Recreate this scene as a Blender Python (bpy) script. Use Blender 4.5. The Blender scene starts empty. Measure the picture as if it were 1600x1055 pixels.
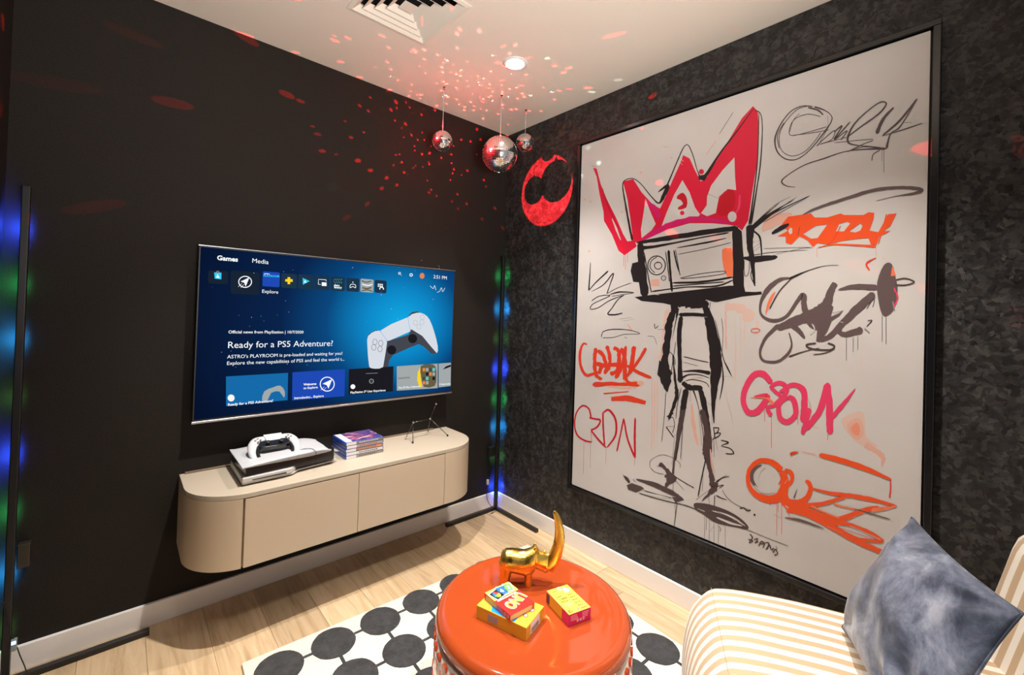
import bpy, bmesh, math, random
from math import pi, sin, cos, radians
from mathutils import Vector, Matrix, noise
from mathutils.geometry import tessellate_polygon
random.seed(7)
SC = bpy.context.scene
COL = SC.collection

# ------------------------------------------------------------------ camera
F, CX, CY = 684.62, 792.78, 477.61
YAW, PIT, ROL = 0.7222, 0.0115, 0.0319
CAM = Vector((-2.023, -2.3482, 1.3593))
fw = Vector((sin(YAW)*cos(PIT), cos(YAW)*cos(PIT), sin(PIT)))
rt = Vector((cos(YAW), -sin(YAW), 0)); up = rt.cross(fw)
r2 = cos(ROL)*rt + sin(ROL)*up
u2 = -sin(ROL)*rt + cos(ROL)*up
cd = bpy.data.cameras.new('camera'); cam = bpy.data.objects.new('camera', cd); COL.objects.link(cam)
cam.matrix_world = Matrix(((r2.x, u2.x, -fw.x, CAM.x), (r2.y, u2.y, -fw.y, CAM.y), (r2.z, u2.z, -fw.z, CAM.z), (0, 0, 0, 1)))
cd.sensor_width = 36; cd.lens = F/1600*36
cd.shift_x = (800-CX)/1600; cd.shift_y = (CY-527.5)/1600
cd.clip_start = 0.02
SC.camera = cam
H = 2.6

def at(px, py, ax, v):
    "world point where the sight line of a photo pixel meets the plane axis=v"
    d = fw + r2*((px-CX)/F) - u2*((py-CY)/F)
    return CAM + d*((v-CAM[ax])/d[ax])

# ------------------------------------------------------------------ world, lights, exposure
W = bpy.data.worlds.new('world'); SC.world = W; W.use_nodes = True
W.node_tree.nodes['Background'].inputs[0].default_value = (.98, 0.97, 1.0, 1)
W.node_tree.nodes['Background'].inputs[1].default_value = .33
SC.view_settings.view_transform = 'Standard'
try: SC.view_settings.look = 'None'
except Exception: pass
SC.view_settings.exposure = 0.13; SC.view_settings.gamma = 1.0
SC.view_settings.use_curve_mapping = False

def lamp(name, kind, loc, energy, color, radius=.03, aim=None, size=None, blend=.3):
    l = bpy.data.lights.new(name, kind); l.energy = energy; l.color = color
    l.shadow_soft_size = radius
    o = bpy.data.objects.new(name, l); COL.objects.link(o); o.location = loc
    if kind == 'SPOT':
        l.spot_size = size; l.spot_blend = blend
    if aim is not None:
        o.rotation_euler = (Vector(aim)-Vector(loc)).to_track_quat('-Z', 'Y').to_euler()
    return o
WARM = (1.0, .93, .85)
DOWN = [(-.58, -.711, 118), (-1.42, -.86, 175), (-.68, -1.95, 140), (-1.75, -2.05, 60)]
for i, (x, y, e) in enumerate(DOWN):
    lamp('downlight_lamp', 'SPOT', (x, y, H-.012), e, WARM, .024, (x, y, 0), radians(88), .85)
# soft fill light added behind the camera, aimed up to brighten the ceiling
lamp('added_ceiling_fill', 'SPOT', (-1.75, -2.75, 1.35), 205, (1.0, .95, .89), .22, (-1.1, -.85, 2.6), radians(104), 1.0)
# red pin spot that lights the mirror balls and paints a red disc on the right wall
REDP = Vector((-1.79, -.226, 2.505))
lamp('red_pin_spot_lamp', 'SPOT', REDP, 2300, (1.0, .02, .03), .004, (0, -.385, 2.145), radians(14.0), .04)

def gobo(name, loc, energy, color, scale, thr, seed, soft=.02):
    "light thrown back by the little mirrors: a point light whose strength is a field of dots over direction"
    l = bpy.data.lights.new(name, 'POINT'); l.energy = energy; l.color = (1, 1, 1); l.shadow_soft_size = .001
    o = bpy.data.objects.new(name, l); COL.objects.link(o); o.location = loc
    l.use_nodes = True; nt = l.node_tree; n = nt.nodes; n.clear()
    out = n.new('ShaderNodeOutputLight'); em = n.new('ShaderNodeEmission')
    tc = n.new('ShaderNodeTexCoord'); mp = n.new('ShaderNodeMapping'); mp.inputs['Location'].default_value = (seed, seed*.7, seed*.3)
    vo = n.new('ShaderNodeTexVoronoi'); vo.inputs['Scale'].default_value = scale
    mr = n.new('ShaderNodeMapRange'); mr.inputs[1].default_value = thr+soft; mr.inputs[2].default_value = thr; mr.inputs[3].default_value = 0; mr.inputs[4].default_value = 1
    nt.links.new(tc.outputs['Normal'], mp.inputs[0]); nt.links.new(mp.outputs[0], vo.inputs['Vector'])
    nt.links.new(vo.outputs['Distance'], mr.inputs[0]); nt.links.new(mr.outputs[0], em.inputs['Strength'])
    sp = n.new('ShaderNodeSeparateXYZ'); nt.links.new(tc.outputs['Normal'], sp.inputs[0])   # the pin spot sits high, so the dots go up and sideways
    mk = n.new('ShaderNodeMapRange'); mk.inputs[1].default_value = -.62; mk.inputs[2].default_value = -.05; nt.links.new(sp.outputs[2], mk.inputs[0])
    mm = n.new('ShaderNodeMath'); mm.operation = 'MULTIPLY'; nt.links.new(mr.outputs[0], mm.inputs[0]); nt.links.new(mk.outputs[0], mm.inputs[1]); nt.links.new(mm.outputs[0], em.inputs['Strength'])
    em.inputs['Color'].default_value = (*color, 1)
    nt.links.new(em.outputs[0], out.inputs[0])
    return o
gobo('mirror_dots_lamp', (-.56, -.40, 2.28), 420, (1.0, .012, .010), 9.0, .14, 3.0, .012)
gobo('mirror_dots_lamp', (-.775, -.27, 2.31), 130, (1.0, .012, .010), 7.5, .12, 8.0, .012)
gobo('mirror_glint_lamp', (-.52, -.52, 2.22), 13, (.75, 1.0, .85), 4.4, .10, 5.0, .012)

# ------------------------------------------------------------------ materials
def bsdf(m): return m.node_tree.nodes['Principled BSDF']
MATS = {}
def mat(name, col, rough=.5, metal=0, spec=.5, emit=None, estr=1, coat=0, sheen=0, alpha=None):
    if name in MATS: return MATS[name]
    m = bpy.data.materials.new(name); m.use_nodes = True; b = bsdf(m)
    b.inputs['Base Color'].default_value = (*col, 1); b.inputs['Roughness'].default_value = rough
    b.inputs['Metallic'].default_value = metal; b.inputs['Specular IOR Level'].default_value = spec
    if emit: b.inputs['Emission Color'].default_value = (*emit, 1); b.inputs['Emission Strength'].default_value = estr
    if coat: b.inputs['Coat Weight'].default_value = coat; b.inputs['Coat Roughness'].default_value = .05
    if sheen: b.inputs['Sheen Weight'].default_value = sheen
    MATS[name] = m; return m
def N(m, t, **kw):
    n = m.node_tree.nodes.new(t)
    for k, v in kw.items():
        if k in n.inputs: n.inputs[k].default_value = v
        else: setattr(n, k, v)
    return n
def L(m, a, b): m.node_tree.links.new(a, b)
def coords(m, scale=(1, 1, 1), kind='Object'):
    t = N(m, 'ShaderNodeTexCoord'); p = N(m, 'ShaderNodeMapping'); p.inputs['Scale'].default_value = scale
    L(m, t.outputs[kind], p.inputs[0]); return p.outputs[0]
def ramp(m, fac, stops):
    r = N(m, 'ShaderNodeValToRGB'); e = r.color_ramp.elements
    while len(e) < len(stops): e.new(.5)
    for q, (p, c) in zip(e, stops): q.position = p; q.color = (*c, 1)
    L(m, fac, r.inputs[0]); return r.outputs[0]
def bump(m, h, strength=.3, dist=.002):
    b = N(m, 'ShaderNodeBump', Strength=strength, Distance=dist); L(m, h, b.inputs['Height']); L(m, b.outputs[0], bsdf(m).inputs['Normal'])
def noisy(m, scale, lo, hi, detail=6, rough=.6, sc3=(1, 1, 1), lopos=.3, hipos=.7, bstr=.2, bd=.002, kind='Object'):
    v = coords(m, sc3, kind); n = N(m, 'ShaderNodeTexNoise', Scale=scale, Detail=detail, Roughness=rough); L(m, v, n.inputs[0])
    L(m, ramp(m, n.outputs[0], [(lopos, lo), (hipos, hi)]), bsdf(m).inputs['Base Color'])
    if bstr: bump(m, n.outputs[0], bstr, bd)
    return n

M_wallL = mat('linen_black_wallpaper', (.016, .0145, .013), .7, spec=.12)
noisy(M_wallL, 260, (.014, .0118, .010), (.029, .0245, .0210), 3, .6, bstr=.35, bd=.001)
M_wallR = mat('crushed_black_wallpaper', (.02, .02, .02), .42, spec=.35)
def _wr(m):
    v = coords(m)
    nd = N(m, 'ShaderNodeTexNoise', Scale=30, Detail=3); L(m, v, nd.inputs[0])
    sc = N(m, 'ShaderNodeVectorMath', operation='SCALE'); sc.inputs['Scale'].default_value = .05; L(m, nd.outputs['Color'], sc.inputs[0])
    ad = N(m, 'ShaderNodeVectorMath', operation='ADD'); L(m, v, ad.inputs[0]); L(m, sc.outputs[0], ad.inputs[1])
    vo = N(m, 'ShaderNodeTexVoronoi', Scale=72); L(m, ad.outputs[0], vo.inputs['Vector'])
    n1 = N(m, 'ShaderNodeTexNoise', Scale=15, Detail=7, Roughness=.66); L(m, v, n1.inputs[0])
    n3 = N(m, 'ShaderNodeTexNoise', Scale=330, Detail=2); L(m, v, n3.inputs[0])
    sx = N(m, 'ShaderNodeSeparateColor'); L(m, vo.outputs['Color'], sx.inputs[0])
    a = N(m, 'ShaderNodeMath', operation='MULTIPLY_ADD'); a.inputs[1].default_value = .32; L(m, sx.outputs[0], a.inputs[0]); L(m, n1.outputs[0], a.inputs[2])
    b = N(m, 'ShaderNodeMath', operation='MULTIPLY_ADD'); b.inputs[1].default_value = .22; L(m, n3.outputs[0], b.inputs[0]); L(m, a.outputs[0], b.inputs[2])
    L(m, ramp(m, b.outputs[0], [(.50, (.0125, .012, .0115)), (.76, (.025, .024, .0232)), (.95, (.055, .053, .051))]), bsdf(m).inputs['Base Color'])
    L(m, ramp(m, sx.outputs[1], [(.1, (.30,)*3), (.9, (.62,)*3)]), bsdf(m).inputs['Roughness'])
    # each flake is tilted its own way
    g = N(m, 'ShaderNodeNewGeometry'); c5 = N(m, 'ShaderNodeVectorMath', operation='SUBTRACT'); c5.inputs[1].default_value = (.5, .5, .5); L(m, vo.outputs['Color'], c5.inputs[0])
    c6 = N(m, 'ShaderNodeVectorMath', operation='SCALE'); c6.inputs['Scale'].default_value = .30; L(m, c5.outputs[0], c6.inputs[0])
    c7 = N(m, 'ShaderNodeVectorMath', operation='ADD'); L(m, g.outputs['Normal'], c7.inputs[0]); L(m, c6.outputs[0], c7.inputs[1])
    c8 = N(m, 'ShaderNodeVectorMath', operation='NORMALIZE'); L(m, c7.outputs[0], c8.inputs[0])
    bp = N(m, 'ShaderNodeBump', Strength=.5, Distance=.003); L(m, b.outputs[0], bp.inputs['Height']); L(m, c8.outputs[0], bp.inputs['Normal']); L(m, bp.outputs[0], bsdf(m).inputs['Normal'])
_wr(M_wallR)
M_ceil = mat('ceiling_paint', (.80, .73, .64), .8)
M_base = mat('skirting_paint', (.86, .84, .83), .45)
M_oak = mat('oak_plank', (.5, .36, .22), .42)
def _oak(m):
    oi = N(m, 'ShaderNodeObjectInfo'); v = coords(m, (1, .09, 1))
    off = N(m, 'ShaderNodeVectorMath', operation='SCALE'); cx = N(m, 'ShaderNodeCombineXYZ'); L(m, oi.outputs['Random'], cx.inputs[0]); L(m, oi.outputs['Random'], cx.inputs[1])
    L(m, cx.outputs[0], off.inputs[0]); off.inputs['Scale'].default_value = 31
    ad = N(m, 'ShaderNodeVectorMath', operation='ADD'); L(m, v, ad.inputs[0]); L(m, off.outputs[0], ad.inputs[1])
    n = N(m, 'ShaderNodeTexNoise', Scale=22, Detail=7, Roughness=.62, Distortion=1.3); L(m, ad.outputs[0], n.inputs[0])
    c = ramp(m, n.outputs[0], [(.25, (.46, .31, .17)), (.5, (.70, .51, .31)), (.75, (.82, .64, .43))])
    hs = N(m, 'ShaderNodeHueSaturation'); L(m, c, hs.inputs['Color'])
    mr = N(m, 'ShaderNodeMapRange'); mr.inputs[3].default_value = .82; mr.inputs[4].default_value = 1.12; L(m, oi.outputs['Random'], mr.inputs[0]); L(m, mr.outputs[0], hs.inputs['Value'])
    L(m, hs.outputs[0], bsdf(m).inputs['Base Color']); bump(m, n.outputs[0], .12, .001)
_oak(M_oak)
M_gap = mat('floor_underlay', (.36, .25, .15), .8)
M_black = mat('black_metal', (.012, .012, .013), .35, 0, .5)
M_blackm = mat('black_plastic', (.01, .01, .011), .5)
M_frame = mat('picture_frame_black', (.008, .008, .009), .22, 0, .6)
M_canvas = mat('canvas_print', (.66, .62, .59), .55)
n_ = noisy(M_canvas, 3, (.58, .55, .53), (.635, .61, .59), 3, .5, bstr=0)
M_silver = mat('brushed_silver', (.55, .55, .56), .3, 1)
M_cab = mat('cabinet_cream_lacquer', (.64, .52, .38), .45)
M_cabt = mat('cabinet_top_lacquer', (.55, .48, .38), .4)
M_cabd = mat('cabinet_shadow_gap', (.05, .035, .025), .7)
M_white = mat('white_plastic', (.60, .63, .67), .32)
M_offw = mat('off_white_plastic', (.55, .54, .53), .4)
M_dark = mat('dark_gloss_plastic', (.012, .012, .013), .18)
M_orange = mat('orange_glaze', (.40, .064, .015), .07, spec=.6, coat=.6)
M_tbody = mat('white_glaze', (.80, .74, .68), .15, coat=.4)
M_tdot = mat('red_orange_glaze_dot', (.55, .07, .02), .15)
M_gold = mat('polished_gold', (.90, .58, .12), .25, 1)
def _gold(m):
    n = N(m, 'ShaderNodeTexNoise', Scale=22, Detail=3); L(m, coords(m), n.inputs[0])
    L(m, ramp(m, n.outputs[0], [(.35, (.2,)*3), (.7, (.36,)*3)]), bsdf(m).inputs['Roughness'])
_gold(M_gold)
M_rug = mat('rug_cream_pile', (.80, .75, .65), .95); noisy(M_rug, 300, (.70, .66, .57), (.86, .81, .72), 2, bstr=.5, bd=.002)
M_spot = mat('rug_charcoal_pile', (.03, .032, .034), .95, sheen=.3); noisy(M_spot, 30, (.012, .014, .016), (.055, .057, .06), 8, .7, bstr=.5, bd=.003)
M_mirror = mat('mirror_tile', (.92, .92, .92), .13, 1)
M_core = mat('mirror_ball_core', (.04, .04, .04), .6)
M_string = mat('nylon_string', (.75, .7, .7), .5)

def stripes(m):
    v = coords(m)
    sx = N(m, 'ShaderNodeSeparateXYZ'); n = N(m, 'ShaderNodeTexNoise', Scale=2.2, Detail=2); L(m, v, n.inputs[0]); L(m, v, sx.inputs[0])
    a = N(m, 'ShaderNodeMath', operation='MULTIPLY_ADD'); a.inputs[1].default_value = .035; L(m, n.outputs[0], a.inputs[0]); L(m, sx.outputs[0], a.inputs[2])
    b = N(m, 'ShaderNodeMath', operation='MULTIPLY'); b.inputs[1].default_value = 2*pi/.0415; L(m, a.outputs[0], b.inputs[0])
    s = N(m, 'ShaderNodeMath', operation='SINE'); L(m, b.outputs[0], s.inputs[0])
    g = N(m, 'ShaderNodeMapRange'); g.inputs[1].default_value = -.08; g.inputs[2].default_value = .12; L(m, s.outputs[0], g.inputs[0])
    L(m, ramp(m, g.outputs[0], [(0, (.56, .40, .245)), (1, (.86, .81, .71))]), bsdf(m).inputs['Base Color'])
    f = N(m, 'ShaderNodeTexNoise', Scale=420, Detail=2); L(m, v, f.inputs[0]); bump(m, f.outputs[0], .25, .001)
M_stripe = mat('striped_upholstery', (.8, .7, .5), .9, sheen=.2); stripes(M_stripe)
M_velvet = mat('blue_grey_velvet', (.14, .17, .23), .6, sheen=.4)
def _velvet(m):
    v = coords(m, (1, 1.5, 1)); n = N(m, 'ShaderNodeTexNoise', Scale=8, Detail=9, Roughness=.64, Distortion=.3); L(m, v, n.inputs[0])
    L(m, ramp(m, n.outputs[0], [(.36, (.018, .030, .060)), (.45, (.075, .095, .150)), (.55, (.18, .21, .285)), (.66, (.34, .37, .455))]), bsdf(m).inputs['Base Color'])
    bump(m, n.outputs[0], .35, .006)
_velvet(M_velvet)

# ------------------------------------------------------------------ mesh helpers
class MB:
    def __init__(s): s.v = []; s.f = []
    def add(s, vs, fs):
        k = len(s.v); s.v += [Vector(p) for p in vs]; s.f += [[k+i for i in f] for f in fs]; return s
    def box(s, a, b, M=None):
        x0, y0, z0 = a; x1, y1, z1 = b
        vs = [Vector(p) for p in ((x0, y0, z0), (x1, y0, z0), (x1, y1, z0), (x0, y1, z0), (x0, y0, z1), (x1, y0, z1), (x1, y1, z1), (x0, y1, z1))]
        if M is not None: vs = [M @ p for p in vs]
        return s.add(vs, [(0, 3, 2, 1), (4, 5, 6, 7), (0, 1, 5, 4), (1, 2, 6, 5), (2, 3, 7, 6), (3, 0, 4, 7)])
    def cyl(s, c, r, z0, z1, n=24, r1=None, M=None):
        r1 = r if r1 is None else r1
        vs = [Vector((c[0]+r*cos(2*pi*i/n), c[1]+r*sin(2*pi*i/n), z0)) for i in range(n)] + [Vector((c[0]+r1*cos(2*pi*i/n), c[1]+r1*sin(2*pi*i/n), z1)) for i in range(n)]
        if M is not None: vs = [M @ p for p in vs]
        fs = [(i, (i+1) % n, n+(i+1) % n, n+i) for i in range(n)] + [list(range(n))[::-1], list(range(n, 2*n))]
        return s.add(vs, fs)
    def lathe(s, prof, n=48, c=(0, 0), M=None):
        k = len(prof); vs = []
        for i in range(n):
            a = 2*pi*i/n; vs += [Vector((c[0]+r*cos(a), c[1]+r*sin(a), z)) for r, z in prof]
        if M is not None: vs = [M @ p for p in vs]
        fs = [(i*k+j, ((i+1) % n)*k+j, ((i+1) % n)*k+j+1, i*k+j+1) for i in range(n) for j in range(k-1)]
        return s.add(vs, fs)
    def tube(s, pts, rad, n=8, sx=1, sy=1):
        pts = [Vector(p) for p in pts]; k = len(pts); rr = rad if isinstance(rad, (list, tuple)) else [rad]*k
        ref = None; rings = []
        for i, p in enumerate(pts):
            t = (pts[min(i+1, k-1)]-pts[max(i-1, 0)]).normalized()
            if ref is None: ref = t.orthogonal().normalized()
            ref = (ref - t*ref.dot(t)).normalized(); b = t.cross(ref)
            rings.append([p + (ref*cos(2*pi*j/n)*sx + b*sin(2*pi*j/n)*sy)*rr[i] for j in range(n)])
        vs = [q for r in rings for q in r]
        fs = [(i*n+j, i*n+(j+1) % n, (i+1)*n+(j+1) % n, (i+1)*n+j) for i in range(k-1) for j in range(n)]
        fs += [list(range(n))[::-1], list(range((k-1)*n, k*n))]
        return s.add(vs, fs)
    def prism(s, poly, z0, z1, M=None):
        n = len(poly); vs = [Vector((x, y, z0)) for x, y in poly] + [Vector((x, y, z1)) for x, y in poly]
        if M is not None: vs = [M @ p for p in vs]
        return s.add(vs, [list(range(n))[::-1], list(range(n, 2*n))] + [(i, (i+1) % n, n+(i+1) % n, n+i) for i in range(n)])
    def sphere(s, c, r, n=12, m=8):
        return s.lathe([(r*sin(pi*j/m)+1e-6, c[2]-r*cos(pi*j/m)) for j in range(m+1)], n, (c[0], c[1]))
    def loft(s, secs, n=20, caps=True):
        "secs: list of (centre, half-vector a, half-vector b)"
        vs = []
        for c, a, b in secs:
            c, a, b = Vector(c), Vector(a), Vector(b)
            vs += [c + a*cos(2*pi*j/n) + b*sin(2*pi*j/n) for j in range(n)]
        k = len(secs)
        fs = [(i*n+j, i*n+(j+1) % n, (i+1)*n+(j+1) % n, (i+1)*n+j) for i in range(k-1) for j in range(n)]
        if caps: fs += [list(range(n))[::-1], list(range((k-1)*n, k*n))]
        return s.add(vs, fs)
    def build(s, name, m, parent=None, smooth=False, bevel=0, seg=2, sub=0, loc=None, fix=True, auto=None):
        me = bpy.data.meshes.new(name); me.from_pydata([tuple(p) for p in s.v], [], s.f); me.validate()
        if fix:
            bm = bmesh.new(); bm.from_mesh(me); bmesh.ops.remove_doubles(bm, verts=bm.verts, dist=1e-6)
            bmesh.ops.recalc_face_normals(bm, faces=bm.faces); bm.to_mesh(me); bm.free()
        me.materials.append(m)
        if smooth: me.shade_smooth()
        o = bpy.data.objects.new(name, me); COL.objects.link(o)
        if auto:
            me.shade_smooth(); me.set_sharp_from_angle(angle=auto)
        if bevel:
            b = o.modifiers.new('bevel', 'BEVEL'); b.width = bevel; b.segments = seg; b.limit_method = 'ANGLE'; b.angle_limit = radians(40)
            me.shade_smooth(); b.harden_normals = True
        if sub:
            q = o.modifiers.new('sub', 'SUBSURF'); q.levels = q.render_levels = sub
        if parent: o.parent = parent
        if loc: o.location = loc
        return o
def thing(name, label, cat, loc=(0, 0, 0), rz=0, group=None):
    o = bpy.data.objects.new(name, None); COL.objects.link(o); o.location = loc; o.rotation_euler = (0, 0, rz); o.empty_display_size = .05
    o['label'] = label; o['category'] = cat
    if group: o['group'] = group
    return o
def struct(o): o['kind'] = 'structure'; return o
def stuff(o): o['kind'] = 'stuff'; return o
def catmull(P, n=8, closed=False):
    P = [Vector(p) for p in P]
    if len(P) < 3: return P
    out = []; k = len(P)
    rng = range(k if closed else k-1)
    for i in rng:
        if closed: a, b, c, d = P[(i-1) % k], P[i], P[(i+1) % k], P[(i+2) % k]
        else: a, b, c, d = P[max(i-1, 0)], P[i], P[i+1], P[min(i+2, k-1)]
        for j in range(n):
            t = j/n
            out.append(.5*((2*b)+(c-a)*t+(2*a-5*b+4*c-d)*t*t+(3*b-a-3*c+d)*t**3))
    if not closed: out.append(P[-1])
    return out

# ------------------------------------------------------------------ setting
WX = -2.344; YB = -3.6
o = struct(MB().box((WX-.1, 0, -.02), (.1, .1, H+.15)).build('wall_back', M_wallL))
o = struct(MB().box((0, YB, -.02), (.1, 0, H+.15)).build('wall_right', M_wallR))
o = struct(MB().box((WX-.1, YB, -.02), (WX, 0, H+.15)).build('wall_left', M_wallL))
VX, VY, VH = -1.172, -.705, .187
cl = MB(); q = VH-.012
cl.box((WX, YB, H), (VX-q, 0, H+.04)).box((VX+q, YB, H), (0, 0, H+.04)).box((VX-q, VY+q, H), (VX+q, 0, H+.04)).box((VX-q, YB, H), (VX+q, VY-q, H+.04))
struct(cl.build('ceiling', M_ceil))
bh, bt = .0925, .015
struct(MB().box((WX, -bt, 0), (0, 0, bh)).build('baseboard_back', M_base, bevel=.003))
struct(MB().box((-bt, YB, 0), (0, -bt, bh)).build('baseboard_right', M_base, bevel=.003))
struct(MB().box((WX, YB, 0), (WX+bt, -bt, bh)).build('baseboard_left', M_base, bevel=.003))
fl = struct(MB().box((WX-.1, YB, -.06), (.1, .1, -.012)).build('floor', M_gap))
pw = .197
x = -.043-.2; cols = []
xs = [0.0]
edges = [0.01, -.135]
while edges[-1] > WX: edges.append(edges[-1]-pw)
for i in range(len(edges)-1):
    x1, x0 = edges[i]-.0004, max(edges[i+1]+.0004, WX-.01)
    y = .0 + random.uniform(0, 1.0)
    while y > YB:
        y1 = min(y, 0)-.0006; y0 = max(y-1.28+.0006, YB)
        if y1 > y0+.02:
            MB().box((x0, y0, -.012), (x1, y1, 0)).build('plank', M_oak, fl, bevel=.0006, seg=1)
        y -= 1.28

# ------------------------------------------------------------------ air vent
t = thing('ceiling_air_vent', 'square beige ceiling air diffuser with nested slanted louvres', 'vent', (VX, VY, H))
def ring(mb, a0, z0, a1, z1, th=.003):
    for k in range(4):
        M = Matrix.Rotation(k*pi/2, 4, 'Z')
        p = [Vector((-a0, -a0, z0)), Vector((a0, -a0, z0)), Vector((a1, -a1, z1)), Vector((-a1, -a1, z1))]
        p2 = [v+Vector((0, 0, th)) for v in p]
        mb.add([M @ v for v in p+p2], [(0, 1, 2, 3), (7, 6, 5, 4), (0, 4, 5, 1), (1, 5, 6, 2), (2, 6, 7, 3), (3, 7, 4, 0)])
mb = MB(); ring(mb, VH, -.003, VH-.018, -.006); ring(mb, VH-.018, -.006, VH-.040, .014); mb.build('flange', M_ceil, t)
for k, a in enumerate((.138, .102, .066)):
    mb = MB(); ring(mb, a, -.004, a-.024, .016, .002); mb.build('louvre', M_ceil, t)
MB().add([(-.030, -.030, -.002), (.030, -.030, -.002), (.030, .030, -.002), (-.030, .030, -.002), (0, 0, .012)], [(0, 1, 2, 3), (0, 1, 4), (1, 2, 4), (2, 3, 4), (3, 0, 4)]).build('centre_cone', M_ceil, t)
mb = MB(); a = VH-.008
mb.box((-a, -a, .10), (a, a, .104)).box((-a, -a, .004), (-a+.003, a, .1)).box((a-.003, -a, .004), (a, a, .1)).box((-a, -a, .004), (a, -a+.003, .1)).box((-a, a-.003, .004), (a, a, .1))
mb.build('duct_box', mat('duct_black', (.01, .008, .006), .8), t)

# ------------------------------------------------------------------ downlight in view
t = thing('downlight', 'round white recessed ceiling downlight, lit, beside the mirror balls', 'ceiling light', (-.58, -.711, H))
MB().lathe([(.062, 0), (.062, -.004), (.052, -.007), (.045, -.003), (.044, 0)], 40).build('trim_ring', mat('white_trim', (.8, .78, .75), .4), t, smooth=True)
MB().cyl((0, 0), .044, -.004, -.001, 32).build('lens', mat('lit_lens', (1, 1, 1), .4, emit=(1, .97, .92), estr=9), t)

# ------------------------------------------------------------------ mirror balls
def ball(px, py, pz, R, rows, label):
    t = thing('mirror_ball', label, 'mirror ball', (px, py, pz), 0, 'hanging mirror balls in the corner')
    MB().lathe([(max(1e-4, (R-.001)*sin(pi*j/24)), -(R-.001)*cos(pi*j/24)) for j in range(25)], 40).build('core', M_core, t, smooth=True)
    mb = MB(); nt_ = 0
    for i in range(rows):
        a0 = -pi/2+pi*i/rows; a1 = -pi/2+pi*(i+1)/rows; am = (a0+a1)/2
        n = max(4, int(round(2*rows*cos(am))))
        for k in range(n):
            p0 = 2*pi*k/n; p1 = 2*pi*(k+1)/n; pm = (p0+p1)/2
            c = Vector((cos(am)*cos(pm), cos(am)*sin(pm), sin(am)))
            nr = (c+Vector((random.gauss(0, .012), random.gauss(0, .012), random.gauss(0, .012)))).normalized()
            e = Vector((-sin(pm), cos(pm), 0)); e = (e-nr*e.dot(nr)).normalized(); u = nr.cross(e)
            w = R*cos(am)*(p1-p0)*.44; h = R*(a1-a0)*.44
            cc = c*R*1.004
            vs = [cc-e*w-u*h, cc+e*w-u*h, cc+e*w+u*h, cc-e*w+u*h]; vs += [v-nr*R*.02 for v in vs]
            mb.add(vs, [(0, 1, 2, 3), (0, 4, 5, 1), (1, 5, 6, 2), (2, 6, 7, 3), (3, 7, 4, 0)])
    stuff(mb.build('mirror_tiles', M_mirror, t, fix=False))
    MB().lathe([(R*.14, R*.98), (R*.10, R*1.05), (R*.05, R*1.12), (.001, R*1.2)], 16).build('cap', M_silver, t, smooth=True)
    MB().tube([(0, 0, R*1.1), (0, 0, H-pz-.012)], .0011, 6).build('string', M_string, t)
    MB().tube([(0, 0, H-pz), (0, 0, H-pz-.012), (.004, 0, H-pz-.018), (.008, 0, H-pz-.012)], .0018, 6).cyl((0, 0), .007, H-pz-.002, H-pz, 12).build('ceiling_hook', mat('hook_brass', (.25, .18, .1), .4, 1), t)
ball(-.705, -.258, 2.296, .055, 18, 'small mirror ball hanging on the left, lit red, nearest the screen wall')
ball(-.415, -.415, 2.259, .100, 30, 'largest mirror ball, hanging in the middle of the three')
ball(-.188, -.381, 2.398, .053, 18, 'small mirror ball hanging on the right of the large one, nearest the corner')

# ------------------------------------------------------------------ corner light poles
LEDC = dict(B=(.02, .07, 1.0), A=(.02, .35, 1.0), G=(.03, .62, .16), D=(.08, .30, .08))
def corner_lamp(name, label, px, sx, cx, heights, top):
    # px,py pole centre, sx=+1: the corner is to +x ; cx: corner x
    py = -.066
    t = thing(name, label, 'floor lamp', (px, py, 0))
    MB().box((-.011, -.011, .02), (.011, .011, top)).build('pole', M_black, t, bevel=.003)
    MB().box((-sx*.40, -.012, 0) if sx > 0 else (-.012, -.012, 0), (.012, .012, .022) if sx > 0 else (.39, .012, .022)).build('base_foot', M_black, t, bevel=.002)
    MB().box((-.012, -.40, 0), (.012, -.013, .022)).build('base_foot', M_black, t, bevel=.002)
    for z, c in heights:
        col = LEDC[c]
        m = mat('led_'+c, (.5, .5, .5), .4, emit=col, estr=6 if c != 'D' else 2)
        MB().box((-.006, .011, z-.03), (.006, .0135, z+.03)).build('led', m, t)
        lamp('led_lamp', 'SPOT', (px+sx*.008, py+.016, z), {'B': 5.2, 'A': 3.0, 'G': 1.25, 'D': .8}[c], col, .016, (px+sx*.4, py+.4, z), radians(165), .5)
    return t
t = corner_lamp('corner_lamp', 'tall thin black corner light pole beside the painting wall, glowing green and blue', -.062, 1, 0,
    [(1.60, 'G'), (1.37, 'A'), (1.16, 'D'), (.95, 'B'), (.74, 'G'), (.545, 'A'), (.335, 'D'), (.135, 'B')], 1.735)
MB().box((-.055, .018, .36), (.005, .045, .425)).build('adapter_box', M_blackm, t, bevel=.003)
MB().tube(catmull([(-.015, .0, .40), (-.012, -.008, .37), (-.018, 0, .33), (-.03, .015, .26), (-.045, .03, .19), (-.055, .035, .13), (-.05, .03, .07), (-.03, .01, .025), (-.01, -.012, .025)]), .0018, 6).build('cable', M_blackm, t, smooth=True)
MB().box((-.058, .022, .17), (-.044, .038, .205)).build('inline_controller', M_offw, t, bevel=.003)
MB().tube(catmull([(-.01, -.02, .004), (-.03, -.03, .004), (-.07, -.033, .004), (-.05, -.04, .004)]), .0015, 6).build('cable_tail', M_blackm, t, smooth=True)
t = corner_lamp('corner_lamp', 'tall thin black corner light pole at the left edge, glowing blue and green', -2.285, -1, WX,
    [(1.60, 'B'), (1.40, 'G'), (1.20, 'A'), (.99, 'D'), (.785, 'B'), (.58, 'G'), (.36, 'A'), (.16, 'D')], 1.745)
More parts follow.
